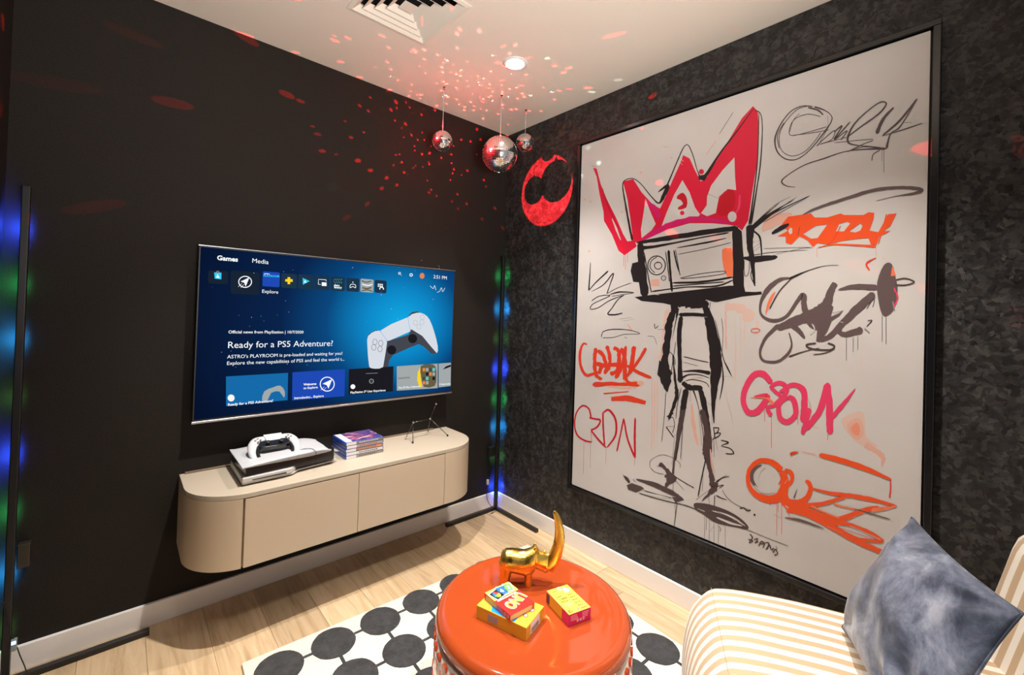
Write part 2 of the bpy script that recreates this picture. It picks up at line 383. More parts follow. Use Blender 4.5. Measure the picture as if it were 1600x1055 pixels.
MB().box((.012, .022, .385), (.045, .055, .47)).build('adapter_box', mat('adapter_brown', (.03, .024, .018), .35), t, bevel=.003)
MB().tube(catmull([(-.01, -.014, .30), (.0, -.02, .22), (.02, -.02, .16), (.035, -.02, .10), (.05, -.025, .05), (.05, -.03, .03), (.01, -.035, .028), (-.02, -.04, .03)]), .0018, 6).build('cable', M_blackm, t, smooth=True)
MB().box((.012, -.03, .125), (.028, -.014, .165)).build('inline_controller', mat('clear_controller', (.25, .3, .3), .2), t, bevel=.003)
MB().box((.015, -.0315, .150), (.025, -.0300, .160)).build('status_light', mat('blue_status', (.1, .2, 1), .3, emit=(.25, .45, 1), estr=8), t)
MB().tube(catmull([(-.03, -.03, .03), (-.01, -.045, .026), (.02, -.05, .026), (.03, -.035, .03), (.0, -.03, .035), (-.03, -.05, .03)]), .0016, 6).build('cable_coil', M_blackm, t, smooth=True)

# ------------------------------------------------------------------ pixel-traced flat print
class Print:
    "flat print on a plane: outlines read off the photograph, laid onto the plane"
    def __init__(s, ax, v, origin, sgn, step=.00025):
        s.ax, s.v, s.o, s.k, s.sgn, s.step = ax, v, Vector(origin), 0, sgn, step; s.mb = {}
    def z(s, ox, oy, f): s.t = (ox, oy, f)
    def prim(s): s.k += .045
    def P(s, p):
        ox, oy, f = s.t; w = at(ox+p[0]/f, oy+p[1]/f, s.ax, s.v); w[s.ax] += s.sgn*s.step*s.k; return w-s.o
    def get(s, m):
        return s.mb.setdefault(m.name, (m, MB()))[1]
    def nxt(s): s.k += 1
    def poly(s, m, pts, holes=(), smooth=0):
        s.prim()
        loops = [pts]+list(holes)
        if smooth: loops = [[(q.x, q.y) for q in catmull([(a[0], a[1], 0) for a in l], smooth, True)] for l in loops]
        L3 = [[Vector((a[0], a[1], 0)) for a in l] for l in loops]
        flat = [a for l in L3 for a in l]
        s.get(m).add([s.P(a) for a in flat], [list(t) for t in tessellate_polygon(L3)])
    def circ(s, m, c, r, ry=None, n=20, w=None):
        ry = ry or r; s.prim()
        pts = [(c[0]+r*cos(2*pi*i/n), c[1]+ry*sin(2*pi*i/n)) for i in range(n)]
        if w:
            q = [(c[0]+(r-w)*cos(2*pi*i/n), c[1]+(ry-w)*sin(2*pi*i/n)) for i in range(n)]
            vs = [s.P(a) for a in pts+q]; s.get(m).add(vs, [(i, (i+1) % n, n+(i+1) % n, n+i) for i in range(n)])
        else: s.poly(m, pts)
    def line(s, m, pts, w, closed=False, taper=True, rag=.12, n=6, straight=False):
        "brush stroke of width w (zoom pixels), or a list of widths per point"
        s.prim()
        k = len(pts); ws = list(w) if isinstance(w, (list, tuple)) else [w]*k
        P3 = [(p[0], p[1], ws[i]) for i, p in enumerate(pts)]
        C = [Vector(p) for p in P3] if straight else catmull(P3, n, closed)
        N_ = len(C); vs = []
        for i, c in enumerate(C):
            if closed: d = C[(i+1) % N_]-C[i-1]
            else: d = C[min(i+1, N_-1)]-C[max(i-1, 0)]
            d.z = 0
            if d.length < 1e-6: d = Vector((1, 0, 0))
            d.normalize(); nn = Vector((-d.y, d.x, 0)); h = max(c.z, .6)*.5
            if taper and not closed:
                if i == 0 or i == N_-1: h *= .35
            a = h*(1+random.uniform(-rag, rag)); b = h*(1+random.uniform(-rag, rag))
            vs += [(c.x+nn.x*a, c.y+nn.y*a), (c.x-nn.x*b, c.y-nn.y*b)]
        fs = [(2*i, 2*i+1, 2*i+3, 2*i+2) for i in range(N_-1)]
        if closed: fs.append((2*N_-2, 2*N_-1, 1, 0))
        s.get(m).add([s.P(a) for a in vs], fs)
    def quad(s, m, a, b, c, d, r=0):
        if not r: s.poly(m, [a, b, c, d]); return
        A = [Vector((*p, 0)) for p in (a, b, c, d)]; out = []
        for i in range(4):
            p, q_, n_ = A[i], A[i-1], A[(i+1) % 4]
            u = (q_-p).normalized()*r; v = (n_-p).normalized()*r
            for j in range(5):
                t = j/4; out.append(((1-t)**2*(p+u)+2*t*(1-t)*p+t*t*(p+v)))
        s.poly(m, [(q.x, q.y) for q in out])
    def text(s, m, st, a, b, bold=0, font=None):
        "text from left baseline a to right baseline b"
        s.prim()
        A, B = s.P(a), s.P(b); d = (B-A); w = d.length; d.normalize()
        upv = Vector((0, 0, 1)); upv = (upv-d*upv.dot(d)).normalized()
        vs, fs = glyphs(st, bold)
        x0 = min(v[0] for v in vs); x1 = max(v[0] for v in vs); k = w/(x1-x0)
        s.get(m).add([A+d*((v[0]-x0)*k)+upv*(v[1]*k) for v in vs], fs)
    def flush(s, name, parent, label=None):
        for m, mb in s.mb.values():
            o = mb.build(name, m, parent, fix=False)
            if label: o['label'] = label
            o['kind'] = 'stuff'
        s.mb = {}; s.k += 1
def glyphs(st, bold=0):
    c = bpy.data.curves.new('t', 'FONT'); c.body = st; c.size = 1; c.offset = bold; c.resolution_u = 3
    o = bpy.data.objects.new('t', c); COL.objects.link(o)
    dg = bpy.context.evaluated_depsgraph_get(); me = bpy.data.meshes.new_from_object(o.evaluated_get(dg))
    vs = [tuple(v.co) for v in me.vertices]; fs = [list(p.vertices) for p in me.polygons]
    bpy.data.objects.remove(o); bpy.data.curves.remove(c); bpy.data.meshes.remove(me)
    return vs, fs

# ------------------------------------------------------------------ television
TX0, TX1, TZ0, TZ1 = -1.7814, -.461, .844, 1.5966
TO = (-1.121, -.03, .844)
t = thing('television', 'large flat television on the black wall above the cream cabinet, showing a blue game menu', 'television', TO)
def W2(mb, a, b, o): return mb.box([a[i]-o[i] for i in range(3)], [b[i]-o[i] for i in range(3)])
W2(MB(), (TX0, -.070, TZ0), (TX1, -.052, TZ1), TO).build('panel', M_blackm, t, bevel=.002)
W2(MB(), (TX0+.12, -.052, TZ0+.06), (TX1-.12, -.03, TZ1-.25), TO).build('rear_housing', M_blackm, t, bevel=.004)
W2(MB(), (TX0+.4, -.03, TZ0+.2), (TX1-.4, 0, TZ1-.35), TO).build('wall_bracket', M_blackm, t)
W2(MB(), (TX0-.003, -.075, TZ0-.011), (TX1+.003, -.052, TZ0-.001), TO).build('bottom_trim', M_silver, t, bevel=.002)
W2(MB(), (TX0-.001, -.071, TZ1), (TX1+.001, -.055, TZ1+.003), TO).build('top_trim', M_silver, t)
def emat(name, c, s=1.0, c2=None):
    m = bpy.data.materials.new(name); m.use_nodes = True; b = bsdf(m)
    b.inputs['Base Color'].default_value = (.002, .002, .002, 1); b.inputs['Roughness'].default_value = .25
    b.inputs['Specular IOR Level'].default_value = .0
    b.inputs['Emission Color'].default_value = (*c, 1); b.inputs['Emission Strength'].default_value = s
    return m
M_scr = emat('screen_blue', (0, .1, .5))
def _scr(m, centre, stops, scale=1.0):
    tc = N(m, 'ShaderNodeTexCoord'); mp = N(m, 'ShaderNodeMapping'); mp.inputs['Location'].default_value = (-centre[0], 0, -centre[1]*1.15); mp.inputs['Scale'].default_value = (1, 0, 1.15)
    L(m, tc.outputs['Object'], mp.inputs[0])
    ln = N(m, 'ShaderNodeVectorMath', operation='LENGTH'); L(m, mp.outputs[0], ln.inputs[0])
    mu = N(m, 'ShaderNodeMath', operation='MULTIPLY'); mu.inputs[1].default_value = 1/scale; L(m, ln.outputs['Value'], mu.inputs[0])
    L(m, ramp(m, mu.outputs[0], stops), bsdf(m).inputs['Emission Color'])
_scr(M_scr, (.30, .43), [(0, (.002, .36, .70)), (.20, (.001, .22, .52)), (.40, (.0, .055, .19)), (.60, (.0, .013, .062)), (1, (.0, .004, .022))], 1.05)
SO = 0.0006
W2(MB(), (TX0+.006, -.0706, TZ0+.006), (TX1-.006, -.0700, TZ1-.006), TO).build('screen', M_scr, t)
scr = t
S = Print(1, -.0708, TO, -1, .00006); S.z(290, 370, 3.516)
eW = emat('screen_white', (.9, .93, .95)); eT = emat('screen_tile_dark', (.006, .014, .03)); eC = emat('screen_cyan', (.03, .55, .85)); eY = emat('screen_yellow', (.9, .6, .02))
eB = emat('screen_royal', (.01, .06, .42)); eBlk = emat('screen_black', (.008, .008, .012)); eG = emat('screen_grey', (.33, .36, .36)); eW2 = emat('screen_softwhite', (.62, .66, .72)); eO = emat('screen_orange', (.7, .22, .06)); eDG = emat('screen_darkgrey', (.05, .055, .07)); eOl = emat('screen_olive', (.12, .10, .05)); eTe = emat('screen_teal', (.10, .55, .5)); eDc = emat('screen_tile_slate', (.008, .03, .06)); eMB = emat('screen_midblue', (.005, .13, .36)); eBl = emat('screen_line_blue', (.02, .2, .75))
# tiles
for q_ in [((125, 185), (235, 190), (232, 262), (122, 256)), ((248, 185), (408, 197), (403, 322), (246, 312))]: S.quad(eT, *q_, r=14)
for q_ in [((527, 200), (612, 206), (610, 285), (525, 279)), ((620, 206), (703, 212), (702, 291), (618, 285)), ((712, 212), (792, 217), (790, 295), (710, 290)), ((799, 218), (876, 223), (875, 300), (797, 295)), ((884, 225), (954, 230), (953, 304), (882, 299)), ((1039, 237), (1105, 242), (1103, 312), (1037, 307))]: S.quad(eDc, *q_, r=10)
S.quad(eB, (424, 190), (518, 197), (516, 278), (422, 272), r=8)
S.quad(eG, (961, 230), (1033, 236), (1031, 308), (960, 303), r=8)
# thumbnails
S.quad(eMB, (222, 768), (563, 748), (560, 898), (222, 930)); S.quad(eB, (587, 745), (876, 728), (873, 876), (585, 900))
S.quad(eBlk, (897, 728), (1142, 712), (1139, 850), (895, 868)); S.quad(eG, (1160, 712), (1385, 697), (1385, 832), (1160, 846)); S.quad(eG, (1390, 697), (1458, 692), (1456, 820), (1390, 828))
S.flush('screen_tile', t)
# controller picture on the screen
S.poly(eDG, [(1000, 556), (1010, 530), (1050, 512), (1062, 520), (1030, 545)]); S.poly(eDG, [(1225, 432), (1245, 414), (1275, 410), (1285, 420), (1240, 440)])
S.poly(eW2, [(1003, 545), (1065, 516), (1105, 570), (1098, 640), (1085, 716), (1018, 722), (1006, 690), (1000, 620)], smooth=3)
S.poly(eW2, [(1070, 516), (1130, 480), (1220, 443), (1235, 520), (1110, 575)])
S.poly(eW2, [(1222, 443), (1270, 418), (1310, 425), (1340, 455), (1365, 520), (1385, 600), (1380, 640), (1345, 605), (1290, 550), (1235, 512)], smooth=2)
S.poly(eDG, [(1108, 574), (1225, 538), (1240, 508), (1300, 545), (1345, 600), (1380, 640), (1352, 644), (1310, 605), (1280, 590), (1225, 612), (1140, 650), (1118, 680), (1113, 715), (1085, 717), (1098, 640)])
S.flush('screen_picture', t)
for c in ((1132, 622), (1247, 560)): S.circ(eBlk, c, 25); 
S.line(eBl, [(1068, 517), (1108, 574)], 4, straight=True); S.line(eBl, [(1221, 444), (1234, 515)], 4, straight=True)
for c in ((1040, 578), (1072, 585), (1068, 617), (1034, 608)): S.circ(eDG, c, 13, 17, w=2)
for c in ((1262, 472), (1298, 470), (1282, 496), (1300, 442)): S.circ(eG, c, 12, 14, w=1.5)
# thumbnail pictures
S.poly(eG, [(420, 900), (432, 850), (480, 828), (520, 818), (545, 850), (540, 885), (515, 850), (470, 858), (450, 900)], smooth=2)
S.circ(eW, (250, 886), 19); S.circ(eW, (919, 824), 13); S.circ(eG, (1021, 794), 13, w=3); S.line(eG, [(1012, 794), (1030, 794)], 3)
S.circ(eW, (778, 810), 41, w=5)
S.poly(eW, [(805, 783), (752, 808), (775, 815), (785, 835)]); S.line(eW, [(742, 843), (762, 824)], 4); S.line(eW, [(756, 846), (772, 828)], 4)
S.poly(eY, [(1275, 745), (1290, 715), (1300, 720), (1290, 770), (1300, 825), (1285, 828), (1272, 790)]); S.poly(eOl, [(1290, 712), (1340, 700), (1372, 712), (1378, 770), (1368, 820), (1310, 826), (1296, 780)], smooth=2)
for k in range(14): S.nxt() if k == 0 else None; S.quad([eO, eG, eDG, eTe, eOl, eBlk][k % 6], *[(1302+(k % 4)*18+a, 722+(k//4)*24+b) for a, b in ((0, 0), (14, -1), (14, 17), (0, 18))])
S.poly(eBlk, [(1412, 730), (1430, 712), (1457, 703), (1457, 714), (1430, 724)])
S.line(eW, [(990, 752), (1055, 749)], 2)
# icons
S.poly(eC, [(157, 196), (197, 198), (196, 234), (160, 230)]); S.line(eO, [(170, 197), (172, 190), (181, 190), (184, 198)], 3); S.poly(eW, [(168, 222), (176, 205), (184, 222), (190, 226), (168, 226)])
S.circ(eW, (327, 248), 38, 33, w=5); S.poly(eW, [(350, 224), (302, 246), (322, 253), (330, 274)]); S.line(eW, [(289, 275), (310, 256)], 5); S.line(eW, [(303, 280), (320, 262)], 5)
S.poly(eY, [(560, 222), (575, 223), (575, 233), (588, 234), (588, 248), (575, 248), (574, 261), (560, 260), (560, 247), (547, 246), (548, 233), (560, 233)])
S.poly(eC, [(643, 226), (682, 244), (644, 264)]); S.poly(eW, [(650, 252), (656, 238), (664, 252)])
S.line(eW, [(742, 262), (729, 261), (730, 234), (772, 237), (772, 246)], 3, straight=True, taper=False); S.poly(eW, [(748, 250), (774, 252), (774, 271), (748, 270)])
for k in range(4):
    S.line(eTe, [(815+k*12, 240), (824+k*12, 231)], 4); S.line(eTe, [(815+k*12, 246), (824+k*12, 256)], 4)
S.line(eTe, [(815, 285), (857, 288)], 3)
S.line(eW, [(904, 280), (906, 264), (920, 261), (933, 266), (933, 281), (919, 274)], 3, closed=True); S.circ(eW, (919, 250), 3)
S.line(eDG, [(966, 240), (990, 250), (1020, 244)], 5); S.line(eW, [(968, 260), (1000, 268), (1026, 262)], 5); S.line(eOl, [(970, 280), (995, 285), (1022, 279)], 8); S.line(eBlk, [(966, 297), (1000, 292), (1026, 301)], 4)
for a in range(3):
    for b in range(2): S.quad(eW, *[(1056+a*10+p, 258+b*10+q+a*.7) for p, q in ((0, 0), (7, 0), (7, 7), (0, 7))])
S.line(eW, [(1066, 290), (1070, 279), (1084, 280), (1087, 291)], 5)
S.circ(eW, (1175, 201), 7, w=3); S.line(eW, [(1180, 207), (1187, 214)], 3); S.circ(eW, (1239, 210), 9, w=4); S.circ(eO, (1299, 215), 13, 16)
S.line(eW, [(1342, 268), (1360, 285), (1368, 268), (1375, 295)], 2); S.line(eW, [(1380, 305), (1395, 300), (1405, 280), (1412, 302), (1425, 280)], 2)
for k in range(40): S.circ(eW2 if k % 3 else eC, (random.uniform(90, 1450), random.uniform(110, 720)), random.uniform(.8, 2), n=6)
S.flush('screen_icon', t)
for st, a, b, bo in [('Games', (173, 127), (287, 137), .03), ('Media', (366, 142), (455, 151), 0), ('Explore', (420, 308), (508, 313), 0),
    ('Official news from PlayStation | 10/7/2020', (235, 531), (647, 531), .01), ('Ready for a PS5 Adventure?', (233, 612), (808, 600), 0),
    ("ASTRO's PLAYROOM is pre-loaded and waiting for you!", (228, 669), (860, 648), 0), ('Explore the new capabilities of PS5 and feel the world t...', (227, 705), (872, 680), 0),
    ('Ready for a PS5 Adventure?', (232, 930), (480, 907), .02), ('Introducing... Explore', (597, 893), (758, 880), .02), ('PlayStation 5* User Experience', (905, 862), (1098, 848), .02),
    ('The PS Plus Collection', (1168, 836), (1288, 826), .01), ('Create butto', (1393, 815), (1455, 812), .01), ('2:51 PM', (1361, 228), (1434, 236), 0),
    ('Welcome', (647, 818), (718, 813), .03), ('to Explore', (647, 838), (725, 832), .02), ('PLAYROOM', (428, 219), (514, 223), .03), ("ASTRO's", (430, 206), (462, 208), .04), ('share', (815, 270), (845, 272), .04), ('factory', (815, 281), (858, 284), .04)]:
    S.text(eW if st != 'PLAYROOM' else eC, st, a, b, bo)
S.text(eDG, 'COLLECTION', (1166, 782), (1230, 778), .02)
S.flush('screen_text', t)

# ------------------------------------------------------------------ painting
PY0, PY1, PZ0, PZ1 = -.6781, -2.201, .3405, 2.3623
PO = (0, (PY0+PY1)/2, PZ0)
t = thing('framed_painting', 'huge white framed graffiti painting of a stick figure with a television head and pink crown', 'painting', PO)
fwid = .020
def WP(a, b): return W2(MB(), a, b, PO)
for a, b in [((-.045, PY1, PZ0), (-.001, PY0, PZ0+fwid)), ((-.045, PY1, PZ1-fwid), (-.001, PY0, PZ1)), ((-.045, PY0-fwid, PZ0+fwid), (-.001, PY0, PZ1-fwid)), ((-.045, PY1, PZ0+fwid), (-.001, PY1+fwid, PZ1-fwid))]:
    WP(a, b).build('frame_rail', M_frame, t, bevel=.0025)
WP((-.020, PY1+fwid, PZ0+fwid), (-.004, PY0-fwid, PZ1-fwid)).build('backing', M_blackm, t)
g = .007
WP((-.034, PY1+fwid+g, PZ0+fwid+g), (-.020, PY0-fwid-g, PZ1-fwid-g)).build('canvas', M_canvas, t)
def pm(name, c, r=.4): return mat(name, c, r)
K = pm('paint_black', (.018, .014, .015)); KB = pm('paint_brown_black', (.075, .05, .05)); KM = pm('paint_umber', (.125, .085, .085))
R = pm('paint_crimson', (.68, .010, .045)); MG = pm('paint_magenta', (.62, .012, .14)); RD = pm('paint_red', (.62, .018, .022)); PK = pm('paint_pink', (.80, .05, .14))
OR = pm('paint_orange', (.86, .085, .015)); OL = pm('paint_orange_light', (.88, .20, .09)); RO = pm('paint_red_orange', (.74, .045, .015)); CR = pm('paint_cherry', (.55, .006, .02))
PW = pm('paint_canvas_tone', (.61, .58, .56)); SA = pm('paint_salmon_wash', (.72, .42, .34)); SB = pm('paint_peach_wash', (.70, .50, .43)); GY = pm('paint_grey', (.30, .27, .27)); DP = pm('paint_deep_red', (.42, .004, .02))
A = Print(0, -.0341, PO, -1, .00005)
rnd = random.Random(3)
# --- washes
A.z(900, 140, 2.929)
A.line(SB, [(700, 650), (705, 760)], 40, rag=.3); A.line(SB, [(665, 560), (640, 700)], 10)
A.line(SA, [(850, 640), (900, 590), (990, 570)], [10, 34, 16], rag=.25)
A.z(960, 460, 4.059)
A.line(SB, [(340, 90), (310, 300), (290, 420)], 26, rag=.5); A.line(SA, [(490, 690), (500, 820), (530, 960)], [8, 26, 14], rag=.3); A.line(SA, [(705, 100), (708, 260), (710, 350)], 10, rag=.4)
for x_, y0_, y1_ in ((765, 140, 560), (800, 130, 420), (825, 60, 290), (240, 560, 1000), (262, 560, 700), (770, 300, 560)): A.line(SB, [(x_, y0_), (x_+2, (y0_+y1_)/2), (x_-3, y1_)], 5)
A.line(SA, [(85, 190), (110, 230)], 30, rag=.4); A.line(SB, [(700, 80), (790, 90), (880, 160)], 60, rag=.5)
A.z(1160, 380, 3.297)
A.poly(SB, [(510, 920), (560, 880), (620, 870), (632, 930), (640, 1000), (700, 1050), (620, 1045), (560, 1000)], smooth=3)
A.poly(SA, [(540, 935), (590, 900), (620, 930), (625, 985), (590, 1015), (555, 985)], smooth=3); A.poly(pm('paint_salmon_deep', (.78, .30, .20)), [(560, 950), (590, 925), (605, 950), (600, 990), (572, 985)], smooth=3)
A.line(SB, [(80, 400), (70, 470)], 40, rag=.3); A.line(SB, [(615, 500), (612, 680)], 5); A.line(SB, [(10, 300), (12, 500)], 4)
A.z(1140, 640, 4.059)
A.line(SA, [(860, 220), (920, 260), (970, 300), (965, 370)], [50, 30, 34, 6], rag=.3); A.line(SB, [(570, 120), (500, 100)], 30, rag=.4)
A.z(880, 380, 2.933)
A.line(SA, [(200, 655), (300, 650), (370, 640)], [20, 36, 20], rag=.3)
for x_ in (407, 418, 432): A.line(SA, [(x_, 620), (x_, 800), (x_-4, 970-(x_-400)*3)], 3)
A.flush('print_wash', t)
# --- crown
A.z(900, 140, 2.929)
A.poly(R, [(78, 358), (95, 362), (112, 430), (140, 500), (185, 590), (215, 660), (235, 695), (268, 690), (278, 718), (245, 742), (222, 758), (195, 738), (165, 665), (128, 600), (126, 560), (108, 480), (95, 400)])
A.poly(R, [(215, 420), (262, 410), (300, 470), (350, 525), (385, 545), (405, 500), (440, 420), (480, 330), (490, 300), (520, 315), (545, 370), (570, 420), (592, 412), (640, 330), (700, 230), (760, 130), (810, 76), (832, 100), (838, 200), (826, 350), (805, 480), (788, 600), (760, 645), (735, 625), (690, 618), (620, 612), (520, 612), (420, 640), (330, 682), (285, 702), (262, 697), (250, 600), (235, 500)],
    holes=[[(318, 500), (342, 562), (365, 615), (345, 645), (300, 680), (297, 640), (310, 560)], [(487, 415), (520, 470), (545, 540), (568, 572), (558, 582), (460, 598), (392, 625), (412, 570), (450, 480)], [(725, 310), (728, 400), (733, 460), (695, 455), (655, 490), (640, 565), (600, 580), (572, 566), (598, 530), (600, 490), (618, 440), (670, 370)]])
A.nxt()
A.line(MG, [(300, 690), (360, 655), (430, 620), (540, 592), (640, 600), (720, 612)], [10, 20, 24, 24, 18, 8], rag=.2)
A.line(MG, [(325, 510), (365, 555), (378, 590)], [10, 30, 20], rag=.2)
A.poly(CR, [(465, 485), (490, 472), (508, 500), (505, 540), (470, 550), (468, 538), (490, 524), (478, 505), (462, 500)], smooth=2); A.circ(R, (486, 565), 10)
A.poly(CR, [(655, 500), (690, 460), (725, 470), (728, 520), (710, 560), (670, 580), (645, 560)], smooth=3); A.line(PK, [(750, 480), (745, 540), (715, 590)], 10)
A.line(DP, [(120, 450), (150, 540), (200, 640)], 4); A.line(PW, [(165, 590), (185, 640), (205, 690)], [3, 9, 3]); A.circ(R, (574, 376), 12); A.line(PW, [(475, 310), (492, 330)], 5); A.line(PW, [(470, 325), (487, 345)], 4)
for x_, h_ in ((218, 60), (226, 75), (236, 40)): A.line(RD, [(x_, 740), (x_, 750+h_)], 4)
for a in [(300, 380), (437, 312), (295, 381), (66, 512), (40, 503), (210, 560), (60, 740)]: A.circ(SA, a, 5)
A.nxt()
A.circ(PW, (715, 582), 20, 24)
A.nxt()
A.line(K, [(258, 692), (240, 600), (222, 500), (214, 440), (225, 415), (262, 408), (300, 435), (345, 490), (380, 520), (400, 480), (440, 385), (480, 290), (498, 258), (515, 256), (535, 300), (555, 370), (572, 408)], [10, 9, 7, 5, 4, 4, 4, 5, 8, 10, 6, 5, 4, 4, 4, 4, 8])
A.line(K, [(572, 408), (600, 385), (660, 290), (730, 200), (815, 84)], [14, 14, 8, 6, 3]); A.poly(K, [(560, 395), (592, 388), (600, 400), (588, 418), (562, 412)])
A.line(K, [(820, 95), (845, 112), (853, 180), (845, 330), (825, 470), (800, 622)], [4, 4, 4, 6, 6, 10]); A.line(K, [(838, 100), (830, 330), (805, 540), (792, 620)], [3, 5, 7, 9])
A.line(K, [(375, 470), (420, 440), (400, 490), (385, 520)], [4, 16, 16, 8]); A.line(K, [(655, 205), (690, 150), (720, 102)], 2); A.line(RD, [(595, 300), (640, 235)], 3); A.line(K, [(400, 262), (420, 263)], 2)
A.line(K, [(600, 475), (650, 498)], 3); A.line(K, [(70, 348), (95, 355)], 3)
# --- head
A.line(K, [(278, 702), (420, 680), (600, 652), (742, 634)], [12, 22, 24, 22], rag=.15); A.line(K, [(290, 728), (400, 712), (560, 680), (700, 655)], [16, 10, 6, 8])
A.line(K, [(294, 700), (300, 800), (316, 950)], [26, 34, 40], rag=.15); A.line(K, [(735, 634), (742, 780), (745, 920)], [40, 52, 46], rag=.1)
A.poly(K, [(268, 950), (330, 942), (430, 930), (560, 915), (700, 898), (768, 895), (775, 925), (850, 928), (850, 938), (760, 948), (640, 975), (596, 962), (565, 990), (450, 990), (400, 978), (300, 968)])
A.poly(K, [(258, 795), (300, 785), (312, 885), (262, 880), (250, 830)])
A.line(K, [(800, 620), (795, 700), (806, 780), (818, 900)], [40, 30, 22, 8]); A.line(K, [(765, 770), (830, 776), (922, 766)], [12, 28, 18]); A.line(K, [(800, 640), (838, 670), (848, 720), (850, 770)], [8, 9, 7, 5]); A.line(K, [(770, 780), (772, 850), (790, 840), (795, 770)], 3)
A.line(K, [(820, 790), (800, 850), (822, 900)], 4); A.line(K, [(760, 935), (850, 925)], 8)
for e in (((800, 632), (900, 560), (1000, 505)), ((806, 640), (910, 560), (1010, 492)), ((815, 625), (860, 580), (930, 520))): A.line(K, e, [14, 6, 2])
A.line(K, [(800, 760), (900, 745), (1060, 735)], [4, 3, 2]); A.line(K, [(806, 730), (846, 700)], 3); A.line(K, [(806, 745), (846, 716)], 3); A.line(K, [(806, 700), (846, 690)], 2)
A.nxt()
A.poly(PW, [(310, 742), (420, 728), (436, 925), (346, 930)]); A.poly(PW, [(452, 732), (690, 672), (716, 700), (718, 858), (560, 884), (468, 888)])
A.nxt()
A.poly(OL, [(668, 735), (700, 726), (716, 735), (719, 850), (695, 858), (676, 820)], smooth=2); A.poly(SA, [(340, 870), (380, 868), (382, 900), (342, 900)])
A.nxt()
A.circ(K, (369, 805), 43, 46, w=5); A.circ(K, (376, 806), 19, 18, w=4); A.circ(K, (401, 863), 12, w=3); A.line(K, [(372, 765), (345, 785), (340, 815), (362, 840)], 4); A.line(K, [(395, 858), (408, 868)], 2); A.line(K, [(362, 795), (385, 792)], 4)
A.line(K, [(424, 735), (430, 820), (440, 925)], [12, 10, 12]); A.line(K, [(410, 740), (422, 830), (428, 880)], 4); A.line(K, [(448, 735), (462, 800), (478, 850)], [6, 7, 3]); A.line(K, [(476, 852), (466, 790), (455, 732)], 3)
A.line(K, [(465, 755), (590, 730), (712, 700)], 3); A.line(K, [(460, 725), (600, 700), (690, 680)], [4, 8, 3]); A.line(K, [(475, 864), (560, 845), (675, 832), (670, 845), (560, 860), (480, 866)], 3.5); A.line(K, [(440, 885), (580, 880), (720, 858)], [8, 10, 8]); A.line(K, [(345, 925), (500, 905), (640, 900), (720, 872)], [8, 5, 8, 6]); A.line(K, [(440, 900), (560, 890), (680, 880)], 5)
A.line(K, [(312, 745), (330, 850), (345, 930)], 5); A.line(K, [(300, 715), (340, 722), (450, 700)], [4, 14, 4])
A.line(PW, [(340, 935), (380, 940)], 6); A.line(PW, [(480, 1000), (560, 1000)], 1)
A.flush('print_figure', t)
# --- scribbles left
A.z(880, 380, 2.933)
A.line(K, [(125, 88), (122, 150), (117, 218)], [2, 5, 6]); A.line(K, [(117, 218), (150, 180), (207, 127)], [3, 5, 7]); A.line(K, [(130, 222), (185, 190), (230, 138), (215, 190), (200, 232)], [2, 4, 5, 4, 4]); A.line(K, [(200, 232), (250, 205), (312, 182)], 2.5)
A.line(K, [(215, 235), (260, 224), (325, 226)], [3, 7, 3]); A.line(K, [(222, 244), (270, 236), (325, 228)], 2.5); A.line(K, [(130, 265), (165, 243), (215, 240), (170, 262), (135, 280), (125, 302), (160, 296), (215, 262), (280, 238)], 3.5); A.line(K, [(280, 238), (250, 260), (222, 300), (205, 325), (240, 328), (272, 320)], [2, 4, 4, 5, 7, 4])
A.line(K, [(258, 348), (315, 340)], 2.5); A.line(K, [(272, 358), (325, 348)], 2); A.line(K, [(175, 430), (185, 405), (230, 395), (300, 398), (352, 415), (280, 418), (230, 432), (180, 434)], [3, 3, 4, 3, 2, 2, 2, 3]); A.line(K, [(282, 430), (292, 436)], 6)
A.line(RO, [(110, 465), (92, 462), (78, 500), (80, 560), (105, 605), (140, 598), (165, 590)], [8, 9, 12, 12, 14, 12, 8]); A.line(RO, [(150, 480), (145, 530), (150, 600), (178, 625)], 16, rag=.3)
for e in [[(160, 490), (185, 520), (200, 570)], [(200, 470), (215, 540), (190, 600)], [(230, 480), (255, 500), (250, 580), (215, 600)], [(288, 472), (270, 560), (240, 620)], [(140, 550), (200, 560), (260, 555)], [(165, 600), (180, 560), (215, 580)], [(265, 480), (285, 540), (280, 620)]]: A.line(RO, e, 17, rag=.25)
A.line(RO, [(325, 472), (318, 530), (305, 600)], 20, rag=.15); A.line(RO, [(380, 480), (345, 540), (300, 600), (275, 625)], 14); A.line(RO, [(290, 560), (340, 590), (405, 618)], [12, 16, 14]); A.line(RO, [(280, 600), (300, 640), (340, 640)], 14)
A.line(RO, [(135, 648), (240, 645), (350, 652)], [22, 16, 10], rag=.25); A.line(RO, [(185, 690), (300, 680)], [18, 10]); A.line(RO, [(220, 714), (300, 712), (378, 732)], [18, 26, 18], taper=False)
A.line(CR, [(128, 800), (118, 760), (90, 745), (62, 775), (52, 830), (65, 880), (100, 905), (133, 912)], [8, 7, 7, 6, 6, 7, 8, 6]); A.line(CR, [(120, 800), (148, 806), (170, 812), (158, 840), (128, 858)], 8); A.line(CR, [(128, 850), (130, 912)], 5); A.line(CR, [(128, 858), (165, 905), (198, 938)], [6, 9, 6])
A.line(CR, [(182, 775), (184, 850), (190, 930)], 8); A.line(CR, [(182, 778), (210, 765), (240, 810), (240, 880), (200, 938)], [6, 10, 9, 9, 6]); A.line(CR, [(246, 955), (262, 880), (278, 802)], 7); A.line(CR, [(278, 802), (296, 900), (330, 985)], [6, 8, 9]); A.line(CR, [(330, 985), (328, 900), (330, 800)], [8, 10, 8])
